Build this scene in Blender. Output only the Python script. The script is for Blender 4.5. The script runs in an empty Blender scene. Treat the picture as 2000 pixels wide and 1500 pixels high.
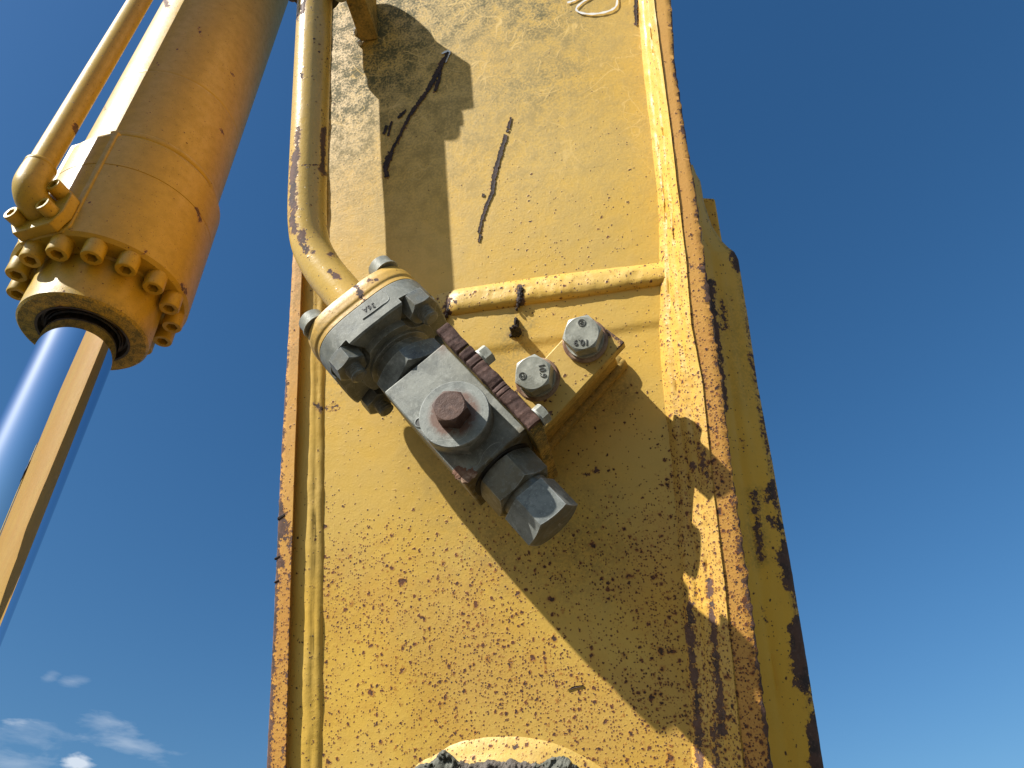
import bpy, math, random
import numpy as np
from mathutils import Matrix, Vector, noise as mnoise
random.seed(7); np.random.seed(7)
R = math.radians
scene = bpy.context.scene
COL = scene.collection

# ------------------------------------------------------------------ camera model (pixels of the 2000x1500 photograph)
F = 1400.0
def ray(x, y): return np.array([(x-1000)/F, (750-y)/F, -1.0])
def unit(a): a = np.asarray(a, float); return a/np.linalg.norm(a)
# camera-space directions of the boom's face: u right, v up the boom, n out of the face
U = unit([0.97069597, 0.10644312, 0.21545114]); V = unit([-0.04362298, 0.9597056, -0.27760079]); N = np.cross(U, V)
O = np.array([0, 0, -0.66])
# world up in camera space: the camera looks up steeply at the boom
UP = unit([-0.0400, 0.7000, -0.7130])
fwd = np.array([0, 0, -1.0]); WY = unit(fwd-(fwd@UP)*UP); WX = np.cross(WY, UP)
RW = np.array([WX, WY, UP])                     # camera space -> world
CAMZ = 1.62
def cam2world():
    M = Matrix.Identity(4)
    for i in range(3):
        for j in range(3): M[i][j] = RW[i, j]
    M[2][3] = CAMZ
    return M
MC = cam2world()
def frame(o, x, y, z):                          # 4x4 with given axes (camera space)
    M = Matrix.Identity(4)
    for i in range(3):
        M[i][0], M[i][1], M[i][2], M[i][3] = x[i], y[i], z[i], o[i]
    return M
MP = MC @ frame(O, U, V, N)                     # boom-face frame -> world

cam_d = bpy.data.cameras.new('camera'); cam = bpy.data.objects.new('camera', cam_d); COL.objects.link(cam)
cam.matrix_world = MC
cam_d.sensor_fit = 'HORIZONTAL'; cam_d.sensor_width = 36; cam_d.lens = 36*F/2000
cam_d.clip_start = 0.01; cam_d.clip_end = 20000
scene.camera = cam
scene.view_settings.view_transform = 'Standard'; scene.view_settings.look = 'None'
scene.view_settings.exposure = 0.74; scene.view_settings.gamma = 1.0

# ------------------------------------------------------------------ sun and sky
SU, SV, ST = 0.6055, 0.7958, 2.89
Lp = unit([-ST*SU, ST*SV, 1.0])                 # towards the sun, boom-face frame
Lw = (MP.to_3x3() @ Vector(Lp)).normalized()
sun_el = math.asin(Lw.z); sun_az = math.atan2(Lw.x, Lw.y)
print('SUN elevation', math.degrees(sun_el), 'azimuth', math.degrees(sun_az))
sd = bpy.data.lights.new('sun', 'SUN'); sd.energy = 5.0; sd.angle = R(0.53); sd.color = (1.0, 0.955, 0.89)
sun = bpy.data.objects.new('sun', sd); COL.objects.link(sun)
sun.rotation_euler = Lw.to_track_quat('Z', 'Y').to_euler(); sun.location = (-3, -2, 6)
world = bpy.data.worlds.new('World'); scene.world = world; world.use_nodes = True
wn = world.node_tree; wn.nodes.clear()
def wnode(t, **k):
    n = wn.nodes.new(t)
    for a, b in k.items(): setattr(n, a, b)
    return n
sky = wnode('ShaderNodeTexSky', sky_type='NISHITA', sun_disc=False, sun_elevation=sun_el, sun_rotation=sun_az,
            altitude=300.0, air_density=1.45, dust_density=1.3, ozone_density=6.0)
def azel(x, y):
    d = RW @ unit(ray(x, y)); return math.degrees(math.atan2(d[0], d[1])), math.degrees(math.asin(d[2]))
CLOUDS = [azel(245, 1448)+(5.2, 1.2, -15, .40, .85), azel(50, 1440)+(3.2, 1.2, 6, .30, .8), azel(150, 1492)+(1.3, .9, 0, .75, 1.9), azel(40, 1490)+(3.0, 1.2, 0, .36, .9), azel(97, 1322)+(.7, .55, 30, .20, 1.0), azel(142, 1331)+(1.1, .42, 8, .20, 1.0), azel(-250, 1420)+(9, 2.2, 4, .7, 1.5), azel(2500, 1700)+(8, 1.6, 4, .5, 1.5)]
bg = wnode('ShaderNodeBackground'); bg.inputs[1].default_value = 0.068
wo = wnode('ShaderNodeOutputWorld')
# thin fair-weather clouds low in the sky (by direction)
tc = wnode('ShaderNodeTexCoord')
def wmath(op, a, b=None, c=None, clamp=False):
    m = wnode('ShaderNodeMath', operation=op); m.use_clamp = clamp
    for i, s in enumerate((a, b, c)):
        if s is None: continue
        if isinstance(s, (int, float)): m.inputs[i].default_value = s
        else: wn.links.new(s, m.inputs[i])
    return m.outputs[0]
cn = wnode('ShaderNodeTexNoise'); cn.inputs['Scale'].default_value = 16; cn.inputs['Detail'].default_value = 8; cn.inputs['Roughness'].default_value = 0.6; cn.inputs['Distortion'].default_value = 0.3
mp = wnode('ShaderNodeMapping'); mp.inputs['Scale'].default_value = (1.0, 1.0, 3.6); wn.links.new(tc.outputs['Generated'], mp.inputs[0]); wn.links.new(mp.outputs[0], cn.inputs['Vector'])
def wdot(v):
    d = wnode('ShaderNodeVectorMath', operation='DOT_PRODUCT'); wn.links.new(tc.outputs['Generated'], d.inputs[0]); d.inputs[1].default_value = tuple(v); return d.outputs['Value']
cl = None
for (az, el, w1, w2, tilt, dens, soft) in CLOUDS:          # azimuth, elevation, half width, half height, tilt (degrees), opacity, softness
    ca_, sa_, ce, se = math.cos(R(az)), math.sin(R(az)), math.cos(R(el)), math.sin(R(el))
    dirc = Vector((sa_*ce, ca_*ce, se)); e1 = Vector((ca_, -sa_, 0)); e2 = dirc.cross(e1)*-1
    e2 = e1.cross(dirc); t1 = e1*math.cos(R(tilt))+e2*math.sin(R(tilt)); t2 = e2*math.cos(R(tilt))-e1*math.sin(R(tilt))
    u_ = wmath('DIVIDE', wdot(t1), math.sin(R(w1))); v_ = wmath('DIVIDE', wdot(t2), math.sin(R(w2)))
    q_ = wmath('SQRT', wmath('ADD', wmath('MULTIPLY', u_, u_), wmath('MULTIPLY', v_, v_)))
    m_ = wmath('MULTIPLY', wmath('ADD', wmath('SUBTRACT', 0.75, q_), wmath('MULTIPLY', wmath('SUBTRACT', cn.outputs[0], 0.5), 2.6)), soft, clamp=True)
    m_ = wmath('MULTIPLY', wmath('MULTIPLY', m_, dens), wmath('GREATER_THAN', wdot(dirc), 0.5))
    cl = m_ if cl is None else wmath('MAXIMUM', cl, m_)
mx = wnode('ShaderNodeMixRGB'); wn.links.new(cl, mx.inputs[0])
hs = wnode('ShaderNodeHueSaturation'); hs.inputs['Saturation'].default_value = 1.2      # the camera's vivid colour
wn.links.new(sky.outputs[0], hs.inputs['Color']); wn.links.new(hs.outputs[0], mx.inputs[1]); mx.inputs[2].default_value = (7.5, 8.1, 8.8, 1)
wn.links.new(mx.outputs[0], bg.inputs[0]); wn.links.new(bg.outputs[0], wo.inputs[0])

# ------------------------------------------------------------------ boom-face coordinates of a pixel at height h above the face
def A(x, y, h=0.0):
    d = ray(x, y); t = (h + O@N)/(d@N); P = t*d - O
    return np.array([P@U, P@V, h])
def to_px(P):                                    # boom-face points (n,3) -> pixels
    P = np.atleast_2d(P); C = O + P[:, :1]*U + P[:, 1:2]*V + P[:, 2:3]*N
    return np.stack([1000 - F*C[:, 0]/C[:, 2], 750 + F*C[:, 1]/C[:, 2]], 1)
def interp(pts, y): return np.interp(y, [p[1] for p in pts], [p[0] for p in pts])

# ------------------------------------------------------------------ materials
class NT:
    def __init__(s, name):
        s.m = bpy.data.materials.new(name); s.m.use_nodes = True; s.t = s.m.node_tree; s.t.nodes.clear()
        s.out = s.n('ShaderNodeOutputMaterial'); s.b = s.n('ShaderNodeBsdfPrincipled'); s.l(s.b.outputs[0], s.out.inputs[0])
        s.tc = s.n('ShaderNodeTexCoord').outputs['Object']
    def n(s, t, **k):
        x = s.t.nodes.new(t)
        for a, b in k.items(): setattr(x, a, b)
        return x
    def l(s, a, b): s.t.links.new(a, b)
    def put(s, inp, v):
        if isinstance(v, (int, float)): inp.default_value = (v, v, v, 1.0) if inp.type == 'RGBA' else v
        elif isinstance(v, (tuple, list)): inp.default_value = tuple(v) + (1.0,)*(len(inp.default_value)-len(v))
        else: s.l(v, inp)
    def math(s, op, a, b=None, c=None, clamp=False):
        m = s.n('ShaderNodeMath', operation=op); m.use_clamp = clamp
        for i, v in enumerate((a, b, c)):
            if v is not None: s.put(m.inputs[i], v)
        return m.outputs[0]
    def noise(s, scale, detail=4, rough=0.55, vec=None, dist=0.0):
        x = s.n('ShaderNodeTexNoise'); s.l(vec or s.tc, x.inputs['Vector'])
        x.inputs['Scale'].default_value = scale; x.inputs['Detail'].default_value = detail; x.inputs['Roughness'].default_value = rough; x.inputs['Distortion'].default_value = dist
        return x.outputs[0]
    def noisecol(s, scale, detail=2):
        x = s.n('ShaderNodeTexNoise'); s.l(s.tc, x.inputs['Vector']); x.inputs['Scale'].default_value = scale; x.inputs['Detail'].default_value = detail
        return x.outputs[1]
    def ramp(s, v, lo, hi):                      # smooth 0..1 between lo and hi (hi may be below lo)
        m = s.n('ShaderNodeMapRange', interpolation_type='SMOOTHSTEP')
        s.put(m.inputs[0], v); s.put(m.inputs[1], lo); s.put(m.inputs[2], hi); m.inputs[3].default_value = 0; m.inputs[4].default_value = 1
        return m.outputs[0]
    def mix(s, f, a, b):
        m = s.n('ShaderNodeMixRGB'); s.put(m.inputs[0], f); s.put(m.inputs[1], a); s.put(m.inputs[2], b); return m.outputs[0]
    def attr(s, name): return s.n('ShaderNodeAttribute', attribute_name=name).outputs['Fac']
    def vadd(s, a, b, k):
        x = s.n('ShaderNodeVectorMath', operation='SUBTRACT'); s.l(b, x.inputs[0]); x.inputs[1].default_value = (.5, .5, .5)
        y = s.n('ShaderNodeVectorMath', operation='SCALE'); s.l(x.outputs[0], y.inputs[0]); y.inputs['Scale'].default_value = k
        z = s.n('ShaderNodeVectorMath', operation='ADD'); s.l(a, z.inputs[0]); s.l(y.outputs[0], z.inputs[1]); return z.outputs[0]
    def edge(s, radius, lo, hi):                 # 1 on worn convex and concave corners
        bv = s.n('ShaderNodeBevel'); bv.samples = 4; bv.inputs['Radius'].default_value = radius
        g = s.n('ShaderNodeNewGeometry'); d = s.n('ShaderNodeVectorMath', operation='DOT_PRODUCT')
        s.l(bv.outputs[0], d.inputs[0]); s.l(g.outputs['Normal'], d.inputs[1])
        return s.ramp(d.outputs['Value'], hi, lo)
    def bump(s, h, dist, strength=1.0, nrm=None):
        b = s.n('ShaderNodeBump'); b.inputs['Strength'].default_value = strength; b.inputs['Distance'].default_value = dist; s.l(h, b.inputs['Height'])
        if nrm is not None: s.l(nrm, b.inputs['Normal'])
        return b.outputs[0]

def speck(t, scale, dens, warp, size):
    """scattered rust pits: returns (core, halo)"""
    v = t.n('ShaderNodeTexVoronoi'); t.l(t.vadd(t.tc, t.noisecol(scale*1.7, 3), warp), v.inputs['Vector']); v.inputs['Scale'].default_value = scale
    sep = t.n('ShaderNodeSeparateColor'); t.l(v.outputs['Color'], sep.inputs[0])
    on = t.math('MAXIMUM', t.math('SUBTRACT', dens, sep.outputs[0]), 0.0)
    rad = t.math('MULTIPLY', t.math('SQRT', t.math('DIVIDE', on, t.math('ADD', dens, 0.02))), size)
    core = t.ramp(t.math('SUBTRACT', rad, v.outputs['Distance']), 0.0, 0.035)
    halo = t.ramp(t.math('SUBTRACT', t.math('MULTIPLY', rad, 1.9), v.outputs['Distance']), 0.0, 0.3)
    return core, halo

def paint(name, base, base2, rust0=0.0, wear0=0.0, grime0=0.0, rough=0.42, orange=0.0, edgew=0.0, edger=0.0015, fleck=0.0, grime_col=(0.080, 0.082, 0.032), coat=0.0, texture=1.0):
    t = NT(name)
    rust = t.math('ADD', t.attr('rust'), rust0); wear = t.math('ADD', t.attr('wear'), wear0); grime = t.math('ADD', t.attr('grime'), grime0)
    n1 = t.noise(7, 5, 0.6); n2 = t.noise(60, 6, 0.65); n3 = t.noise(420, 4, 0.6); n4 = t.noise(1600, 2, 0.5)
    c = t.mix(t.ramp(n1, 0.38, 0.62), base, base2)
    c = t.mix(t.math('MULTIPLY', t.ramp(n2, 0.45, 0.75), 0.22), c, tuple(x*0.80 for x in base))
    c = t.mix(t.math('MULTIPLY', t.ramp(n3, 0.55, 0.75), 0.16), c, tuple(min(1, x*1.22+0.03) for x in base))
    # dirt and moss film; also carries the painted shade on the bracket
    gm = t.math('MULTIPLY', grime, t.ramp(t.math('ADD', t.math('MULTIPLY', n2, 0.55), t.math('MULTIPLY', n3, 0.55)), 0.42, 0.68), clamp=True)
    c = t.mix(t.math('MULTIPLY', gm, 0.92), c, grime_col)
    # hairline rubs: thin wandering lines that cut through the dirt film
    def hair(sc, w, off):
        mpn = t.n('ShaderNodeMapping'); t.l(t.tc, mpn.inputs[0]); mpn.inputs['Location'].default_value = (off, off*1.7, 0)
        nn = t.noise(sc, 1.0, 0.4, mpn.outputs[0], 0.6)
        return t.ramp(t.math('ABSOLUTE', t.math('SUBTRACT', nn, 0.5)), w, 0.0)
    hl = t.math('MAXIMUM', hair(13, 0.0075, 1.3), t.math('MAXIMUM', hair(21, 0.0085, 4.1), hair(34, 0.010, 7.7)))
    hl = t.math('MULTIPLY', hl, t.math('MULTIPLY', t.attr('scuff'), t.ramp(t.noise(28, 2), 0.46, 0.60)), clamp=True)
    c = t.mix(t.math('MULTIPLY', hl, 0.85), c, tuple(min(1, x*1.15+0.05) for x in base))
    # rust specks
    k1, h1 = speck(t, 105, t.math('MULTIPLY', rust, 0.11), 0.008, 0.29)
    k2, h2 = speck(t, 230, t.math('MULTIPLY', rust, 0.34), 0.004, 0.33)
    k3, h3 = speck(t, 480, t.math('MULTIPLY', rust, 0.46), 0.002, 0.38)
    core = t.math('MAXIMUM', k1, t.math('MAXIMUM', k2, k3)); halo = t.math('MAXIMUM', h1, t.math('MAXIMUM', h2, t.math('MULTIPLY', h3, 0.6)))
    cloud = t.math('MULTIPLY', t.ramp(t.math('ADD', t.math('MULTIPLY', t.noise(45, 6, 0.7), 0.8), t.math('MULTIPLY', rust, 0.22)), 0.55, 0.80), t.math('MINIMUM', rust, 1.0))
    c = t.mix(t.math('MULTIPLY', cloud, 0.22), c, (0.36, 0.13, 0.025))
    c = t.mix(t.math('MULTIPLY', halo, t.math('MULTIPLY', t.math('MINIMUM', t.math('ADD', rust, 0.12), 1.0), 0.75)), c, (0.30, 0.085, 0.016))
    corec = t.mix(t.ramp(t.noise(300, 3), 0.4, 0.62), (0.036, 0.022, 0.017), (0.135, 0.050, 0.022))
    c = t.mix(t.math('MULTIPLY', core, 0.96), c, corec)
    # flaked paint: bare, rusted steel
    w = wear
    if edgew: w = t.math('ADD', w, t.math('MULTIPLY', t.edge(edger, 0.80, 0.99), edgew))
    if fleck: w = t.math('ADD', w, fleck)
    n5 = t.noise(170, 5, 0.7)
    wsum = t.math('ADD', w, t.math('ADD', t.math('MULTIPLY', t.math('SUBTRACT', n2, 0.5), 0.7), t.math('ADD', t.math('MULTIPLY', t.math('SUBTRACT', n3, 0.5), 0.6), t.math('MULTIPLY', t.math('SUBTRACT', n5, 0.5), 1.5))))
    wm = t.ramp(wsum, 0.50, 0.53); wh = t.ramp(wsum, 0.34, 0.52)
    c = t.mix(t.math('MULTIPLY', wh, 0.55), c, (0.36, 0.13, 0.03))
    bare = t.mix(t.ramp(n2, 0.35, 0.6), (0.046, 0.032, 0.027), (0.12, 0.062, 0.042))
    bare = t.mix(t.ramp(n3, 0.5, 0.75), bare, (0.16, 0.10, 0.075))
    c = t.mix(wm, c, bare)
    t.l(c, t.b.inputs['Base Color'])
    dark = t.math('MAXIMUM', core, wm)
    rg = t.math('ADD', rough, t.math('MULTIPLY', t.math('SUBTRACT', n2, 0.5), 0.3))
    rg = t.math('ADD', rg, t.math('MULTIPLY', gm, 0.3))
    t.put(t.b.inputs['Roughness'], t.mix(dark, rg, 0.82))
    t.b.inputs['Specular IOR Level'].default_value = 0.5
    if coat: t.b.inputs['Coat Weight'].default_value = coat; t.b.inputs['Coat Roughness'].default_value = 0.12
    hgt = t.math('ADD', t.math('MULTIPLY', n3, 0.35*texture), t.math('ADD', t.math('MULTIPLY', n2, 0.9*texture), t.math('MULTIPLY', n4, 0.10*texture)))
    hgt = t.math('SUBTRACT', hgt, t.math('MULTIPLY', dark, 0.9))
    hgt = t.math('ADD', hgt, t.math('MULTIPLY', t.math('SUBTRACT', halo, core), 0.35))
    t.l(t.bump(hgt, 0.0005, 0.8), t.b.inputs['Normal'])
    return t.m

def zinc(name, a, b, stain=0.0, rough=0.55, edgel=0.5, metal=0.08):
    t = NT(name)
    n1 = t.noise(24, 6, 0.65, dist=0.4); n2 = t.noise(150, 5, 0.6); n3 = t.noise(900, 3, 0.6)
    n0 = t.noise(9, 4, 0.6, dist=0.5); n15 = t.noise(55, 7, 0.7, dist=0.6)
    c = t.mix(t.ramp(n1, 0.40, 0.60), tuple(x*0.82 for x in a), b)
    c = t.mix(t.math('MULTIPLY', t.ramp(n0, 0.48, 0.62), 0.35), c, tuple(x*0.66 for x in a))
    c = t.mix(t.math('MULTIPLY', t.ramp(n15, 0.54, 0.66), 0.55), c, tuple(min(1, x*1.3+0.05) for x in b))
    c = t.mix(t.math('MULTIPLY', t.ramp(n15, 0.44, 0.30), 0.65), c, tuple(x*0.5 for x in a))
    c = t.mix(t.math('MULTIPLY', t.ramp(n2, 0.55, 0.70), 0.45), c, tuple(min(1, x*1.35+0.04) for x in b))
    c = t.mix(t.math('MULTIPLY', t.ramp(n2, 0.45, 0.30), 0.55), c, tuple(x*0.5 for x in a))
    c = t.mix(t.math('MULTIPLY', t.ramp(n3, 0.58, 0.72), 0.45), c, (0.50, 0.51, 0.46))
    st = t.math('MULTIPLY', t.math('ADD', t.attr('wear'), stain), t.ramp(t.math('ADD', t.math('MULTIPLY', n1, 0.5), t.math('MULTIPLY', n2, 0.6)), 0.42, 0.66), clamp=True)
    c = t.mix(t.math('MULTIPLY', st, 0.85), c, (0.13, 0.055, 0.028))
    gr = t.math('MULTIPLY', t.attr('grime'), t.ramp(t.math('ADD', t.math('MULTIPLY', n1, 0.5), t.math('MULTIPLY', n2, 0.6)), 0.40, 0.62), clamp=True)
    c = t.mix(t.math('MULTIPLY', gr, 0.85), c, (0.085, 0.066, 0.022))
    e = t.math('MULTIPLY', t.edge(0.0013, 0.86, 0.995), t.ramp(n15, 0.38, 0.58))
    c = t.mix(t.math('MULTIPLY', e, edgel), c, (0.60, 0.61, 0.58))
    # hairline scratches
    s = t.ramp(t.math('ABSOLUTE', t.math('SUBTRACT', t.noise(30, 1, 0.4, dist=0.8), 0.5)), 0.0035, 0.0)
    c = t.mix(t.math('MULTIPLY', t.math('MULTIPLY', s, t.ramp(t.noise(17, 2), 0.5, 0.62)), 0.6), c, (0.66, 0.66, 0.62))
    t.l(c, t.b.inputs['Base Color']); t.b.inputs['Metallic'].default_value = metal
    t.put(t.b.inputs['Roughness'], t.math('ADD', rough, t.math('MULTIPLY', t.math('SUBTRACT', n2, 0.5), 0.35)))
    t.l(t.bump(t.math('ADD', t.math('MULTIPLY', n2, 0.6), t.math('MULTIPLY', n3, 0.25)), 0.0005, 0.75), t.b.inputs['Normal'])
    return t.m

def rusty(name, a, b, rough=0.8, bumpd=0.001, spec=0.35, sc=1.0):
    t = NT(name)
    n1 = t.noise(35*sc, 6, 0.65); n2 = t.noise(210*sc, 5, 0.65); n3 = t.noise(1000*sc, 3)
    c = t.mix(t.ramp(n1, 0.35, 0.65), a, b)
    c = t.mix(t.math('MULTIPLY', t.ramp(n2, 0.52, 0.72), 0.55), c, tuple(min(1, x*1.7+0.02) for x in b))
    c = t.mix(t.math('MULTIPLY', t.ramp(n2, 0.45, 0.28), 0.7), c, tuple(x*0.45 for x in a))
    t.l(c, t.b.inputs['Base Color']); t.put(t.b.inputs['Roughness'], rough); t.b.inputs['Specular IOR Level'].default_value = spec
    t.l(t.bump(t.math('ADD', n1, t.math('ADD', t.math('MULTIPLY', n2, 0.5), t.math('MULTIPLY', n3, 0.2))), bumpd, 0.9), t.b.inputs['Normal'])
    return t.m

def plain(name, c, rough=0.5, metal=0.0, c2=None, sc=80):
    t = NT(name); n = t.noise(sc, 5)
    t.l(t.mix(t.ramp(n, 0.35, 0.65), c, c2 or tuple(x*0.75 for x in c)), t.b.inputs['Base Color'])
    t.b.inputs['Roughness'].default_value = rough; t.b.inputs['Metallic'].default_value = metal
    t.l(t.bump(n, 0.0003, 0.4), t.b.inputs['Normal'])
    return t.m

BOOM_A = (0.60, 0.400, 0.090); BOOM_B = (0.64, 0.405, 0.066)
M_boom = paint('boom_paint', BOOM_A, BOOM_B, rough=0.45)
M_lip = paint('boom_edge_paint', (0.62, 0.34, 0.070), (0.60, 0.31, 0.065), rough=0.5)
M_side = paint('boom_side_paint', (0.84, 0.48, 0.040), (0.80, 0.455, 0.040), rough=0.5)
M_pipe = paint('pipe_paint', (0.60, 0.40, 0.095), (0.60, 0.385, 0.075), rust0=0.12, rough=0.27, coat=0.15)
M_flange = paint('flange_paint', (0.55, 0.33, 0.06), (0.60, 0.37, 0.08), rust0=0.08, grime0=0.18, rough=0.45, edgew=0.18)
M_brkt = paint('bracket_paint', (0.58, 0.385, 0.09), (0.56, 0.36, 0.07), rust0=0.1, rough=0.5, edgew=0.25, edger=0.002)
M_brkd = paint('bracket_boss_paint', (0.50, 0.31, 0.055), (0.46, 0.28, 0.05), rust0=0.2, grime0=0.60, rough=0.65, edgew=0.22, edger=0.002)  # heavy grime: real dirt plus the dark of shaded side faces painted in
M_cyl = paint('cylinder_paint', (0.44, 0.287, 0.020), (0.42, 0.272, 0.018), rust0=0.16, rough=0.42, texture=0.7, edgew=0.10, grime0=0.22, wear0=0.05)
M_zinc = zinc('zinc_plated_steel', (0.155, 0.168, 0.148), (0.235, 0.248, 0.218))
M_zincd = zinc('weathered_zinc', (0.145, 0.160, 0.148), (0.225, 0.240, 0.217), rough=0.48)
M_bolt = zinc('bolt_zinc', (0.29, 0.295, 0.24), (0.38, 0.385, 0.32), rough=0.45)
M_rust = rusty('rusted_steel', (0.060, 0.032, 0.025), (0.120, 0.066, 0.050))
M_rustb = rusty('rusted_bolt_steel', (0.060, 0.030, 0.021), (0.100, 0.053, 0.034), rough=0.6)
M_washer = rusty('rusted_washer', (0.15, 0.07, 0.04), (0.34, 0.24, 0.16), rough=0.75)
M_scr = rusty('bare_scratch_steel', (0.022, 0.015, 0.014), (0.052, 0.026, 0.019), rough=0.7, sc=2)
M_tar = rusty('burnt_weld', (0.012, 0.009, 0.008), (0.040, 0.022, 0.014), rough=0.7, bumpd=0.003)
M_concrete = rusty('dried_grease_crust', (0.085, 0.075, 0.064), (0.17, 0.15, 0.13), rough=0.95, bumpd=0.006, spec=0.2)
M_crust = rusty('grey_grit_crust', (0.085, 0.088, 0.072), (0.15, 0.153, 0.128), rough=0.95, bumpd=0.005, spec=0.1)
M_black = plain('black_rubber', (0.014, 0.013, 0.012), 0.55, c2=(0.022, 0.018, 0.014))
M_seal = plain('oily_black_seal', (0.012, 0.010, 0.008), 0.4, c2=(0.05, 0.035, 0.02))
M_chalk = plain('white_paint_marker', (0.80, 0.80, 0.78), 0.7, c2=(0.70, 0.70, 0.66))
M_mark = plain('marking_shade_metal', (0.075, 0.075, 0.068), 0.6)  # dark tone painted in for the shadow edges of raised marks
M_worn = plain('worn_bright_metal', (0.70, 0.68, 0.62), 0.4, 0.3)
M_stamp = plain('cylinder_stamp_shadow', (0.20, 0.105, 0.012), 0.5)
t = NT('chrome_rod'); t.b.inputs['Metallic'].default_value = 1.0
t.l(t.mix(t.ramp(t.noise(4, 3), .3, .7), (0.58, 0.64, 0.74), (0.54, 0.60, 0.71)), t.b.inputs['Base Color'])
t.put(t.b.inputs['Roughness'], t.math('ADD', 0.004, t.math('MULTIPLY', t.noise(18, 4), 0.012))); M_chrome = t.m
t = NT('gravel_ground'); n1 = t.noise(0.6, 6); n2 = t.noise(14, 5)
t.l(t.mix(t.ramp(n2, .3, .7), t.mix(n1, (0.060, 0.046, 0.030), (0.085, 0.068, 0.045)), (0.10, 0.085, 0.06)), t.b.inputs['Base Color']); t.b.inputs['Roughness'].default_value = 0.95
t.l(t.bump(n2, 0.02), t.b.inputs['Normal']); M_ground = t.m

# ------------------------------------------------------------------ mesh helpers
class G:
    def __init__(s): s.v = []; s.f = []; s.a = {}
    def add(s, verts, faces, M=None):
        o = len(s.v)
        for p in verts: s.v.append(tuple(M @ Vector(p)) if M is not None else tuple(p))
        s.f += [tuple(i+o for i in f) for f in faces]; return s
def arr(V): return np.array(V, float)
def build(name, g, mat, parent=None, inv=None, smooth=38, bevel=0.0, bseg=2, attrs=None, label=None, kind=None, sub=0):
    """one mesh object; inv maps the given vertex coordinates into the parent's space"""
    vs = g.v
    if inv is not None: vs = [tuple(inv @ Vector(p)) for p in vs]
    me = bpy.data.meshes.new(name); me.from_pydata(vs, [], g.f); me.update()
    import bmesh
    bm = bmesh.new(); bm.from_mesh(me)
    if sub: bmesh.ops.subdivide_edges(bm, edges=bm.edges[:], cuts=sub, use_grid_fill=True)
    bmesh.ops.recalc_face_normals(bm, faces=bm.faces); bm.to_mesh(me); bm.free()
    me.materials.append(mat)
    if smooth:
        me.polygons.foreach_set('use_smooth', [True]*len(me.polygons)); me.set_sharp_from_angle(angle=R(smooth))
    if callable(attrs):
        w_ = np.array([tuple(v.co) for v in me.vertices])
        if inv is not None: w_ = np.array([tuple(inv.inverted() @ Vector(q)) for q in w_])
        attrs = attrs(w_)
    for k, a in (attrs or {}).items():
        at = me.attributes.new(k, 'FLOAT', 'POINT'); at.data.foreach_set('value', np.asarray(a, np.float32))
    o = bpy.data.objects.new(name, me); COL.objects.link(o)
    if parent: o.parent = parent
    if bevel:
        b = o.modifiers.new('bevel', 'BEVEL'); b.width = bevel; b.segments = bseg; b.limit_method = 'ANGLE'; b.angle_limit = R(32); b.harden_normals = False
    if label: o['label'] = label
    if kind: o['kind'] = kind
    return o
def thing(name, label, cat, M, group=None):
    o = bpy.data.objects.new(name, None); COL.objects.link(o); o.matrix_world = M; o.empty_display_size = 0.05
    o['label'] = label; o['category'] = cat
    if group: o['group'] = group
    return o
def empty_part(name, parent, M):
    o = bpy.data.objects.new(name, None); COL.objects.link(o); o.parent = parent; o.matrix_local = M; return o
def lathe(prof, n=48, a0=0.0, a1=2*math.pi):
    v, f = [], []; full = abs(a1-a0-2*math.pi) < 1e-6; m = n if full else n+1
    for r, z in prof:
        for i in range(m):
            a = a0+(a1-a0)*i/n; v.append((r*math.cos(a), r*math.sin(a), z))
    for j in range(len(prof)-1):
        for i in range(n):
            k = (i+1) % m if full else i+1
            f.append((j*m+i, j*m+k, (j+1)*m+k, (j+1)*m+i))
    return v, f
def disc_lathe(prof, n=48):
    """lathe closed by end caps"""
    v, f = lathe(prof, n); m = n
    f.append(tuple(range(m))[::-1]); L = (len(prof)-1)*m; f.append(tuple(range(L, L+m))); return v, f
def prism(poly, z0, z1):
    n = len(poly); v = [(x, y, z0) for x, y in poly]+[(x, y, z1) for x, y in poly]
    f = [tuple(range(n))[::-1], tuple(range(n, 2*n))]+[(i, (i+1) % n, n+(i+1) % n, n+i) for i in range(n)]
    return v, f
def box(x0, x1, y0, y1, z0, z1): return prism([(x0, y0), (x1, y0), (x1, y1), (x0, y1)], z0, z1)
def hexhead(rf, H, rot=0.0, n=60, cham=0.5, both=False):
    """hexagon prism with the top corners turned off to a circle; rf = flat radius"""
    v = []; rc = rf*0.965
    def rh(a):
        b = (a-rot) % (math.pi/3)-math.pi/6; return rf/math.cos(b)
    A_ = [2*math.pi*i/n+rot for i in range(n)]
    lo = [(H*0 + (max(0, rh(a)-rc)*cham if both else 0)) for a in A_]
    hi = [H-max(0, rh(a)-rc)*cham for a in A_]
    if both: v += [(rc*math.cos(a), rc*math.sin(a), 0) for a in A_]
    v += [(rh(a)*math.cos(a), rh(a)*math.sin(a), z) for a, z in zip(A_, lo)]
    v += [(rh(a)*math.cos(a), rh(a)*math.sin(a), z) for a, z in zip(A_, hi)]
    v += [(rc*math.cos(a), rc*math.sin(a), H) for a in A_]
    rows = len(v)//n; f = [tuple(range(n))[::-1]]
    for j in range(rows-1): f += [(j*n+i, j*n+(i+1) % n, (j+1)*n+(i+1) % n, (j+1)*n+i) for i in range(n)]
    f.append(tuple(range((rows-1)*n, rows*n))); return v, f
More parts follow.
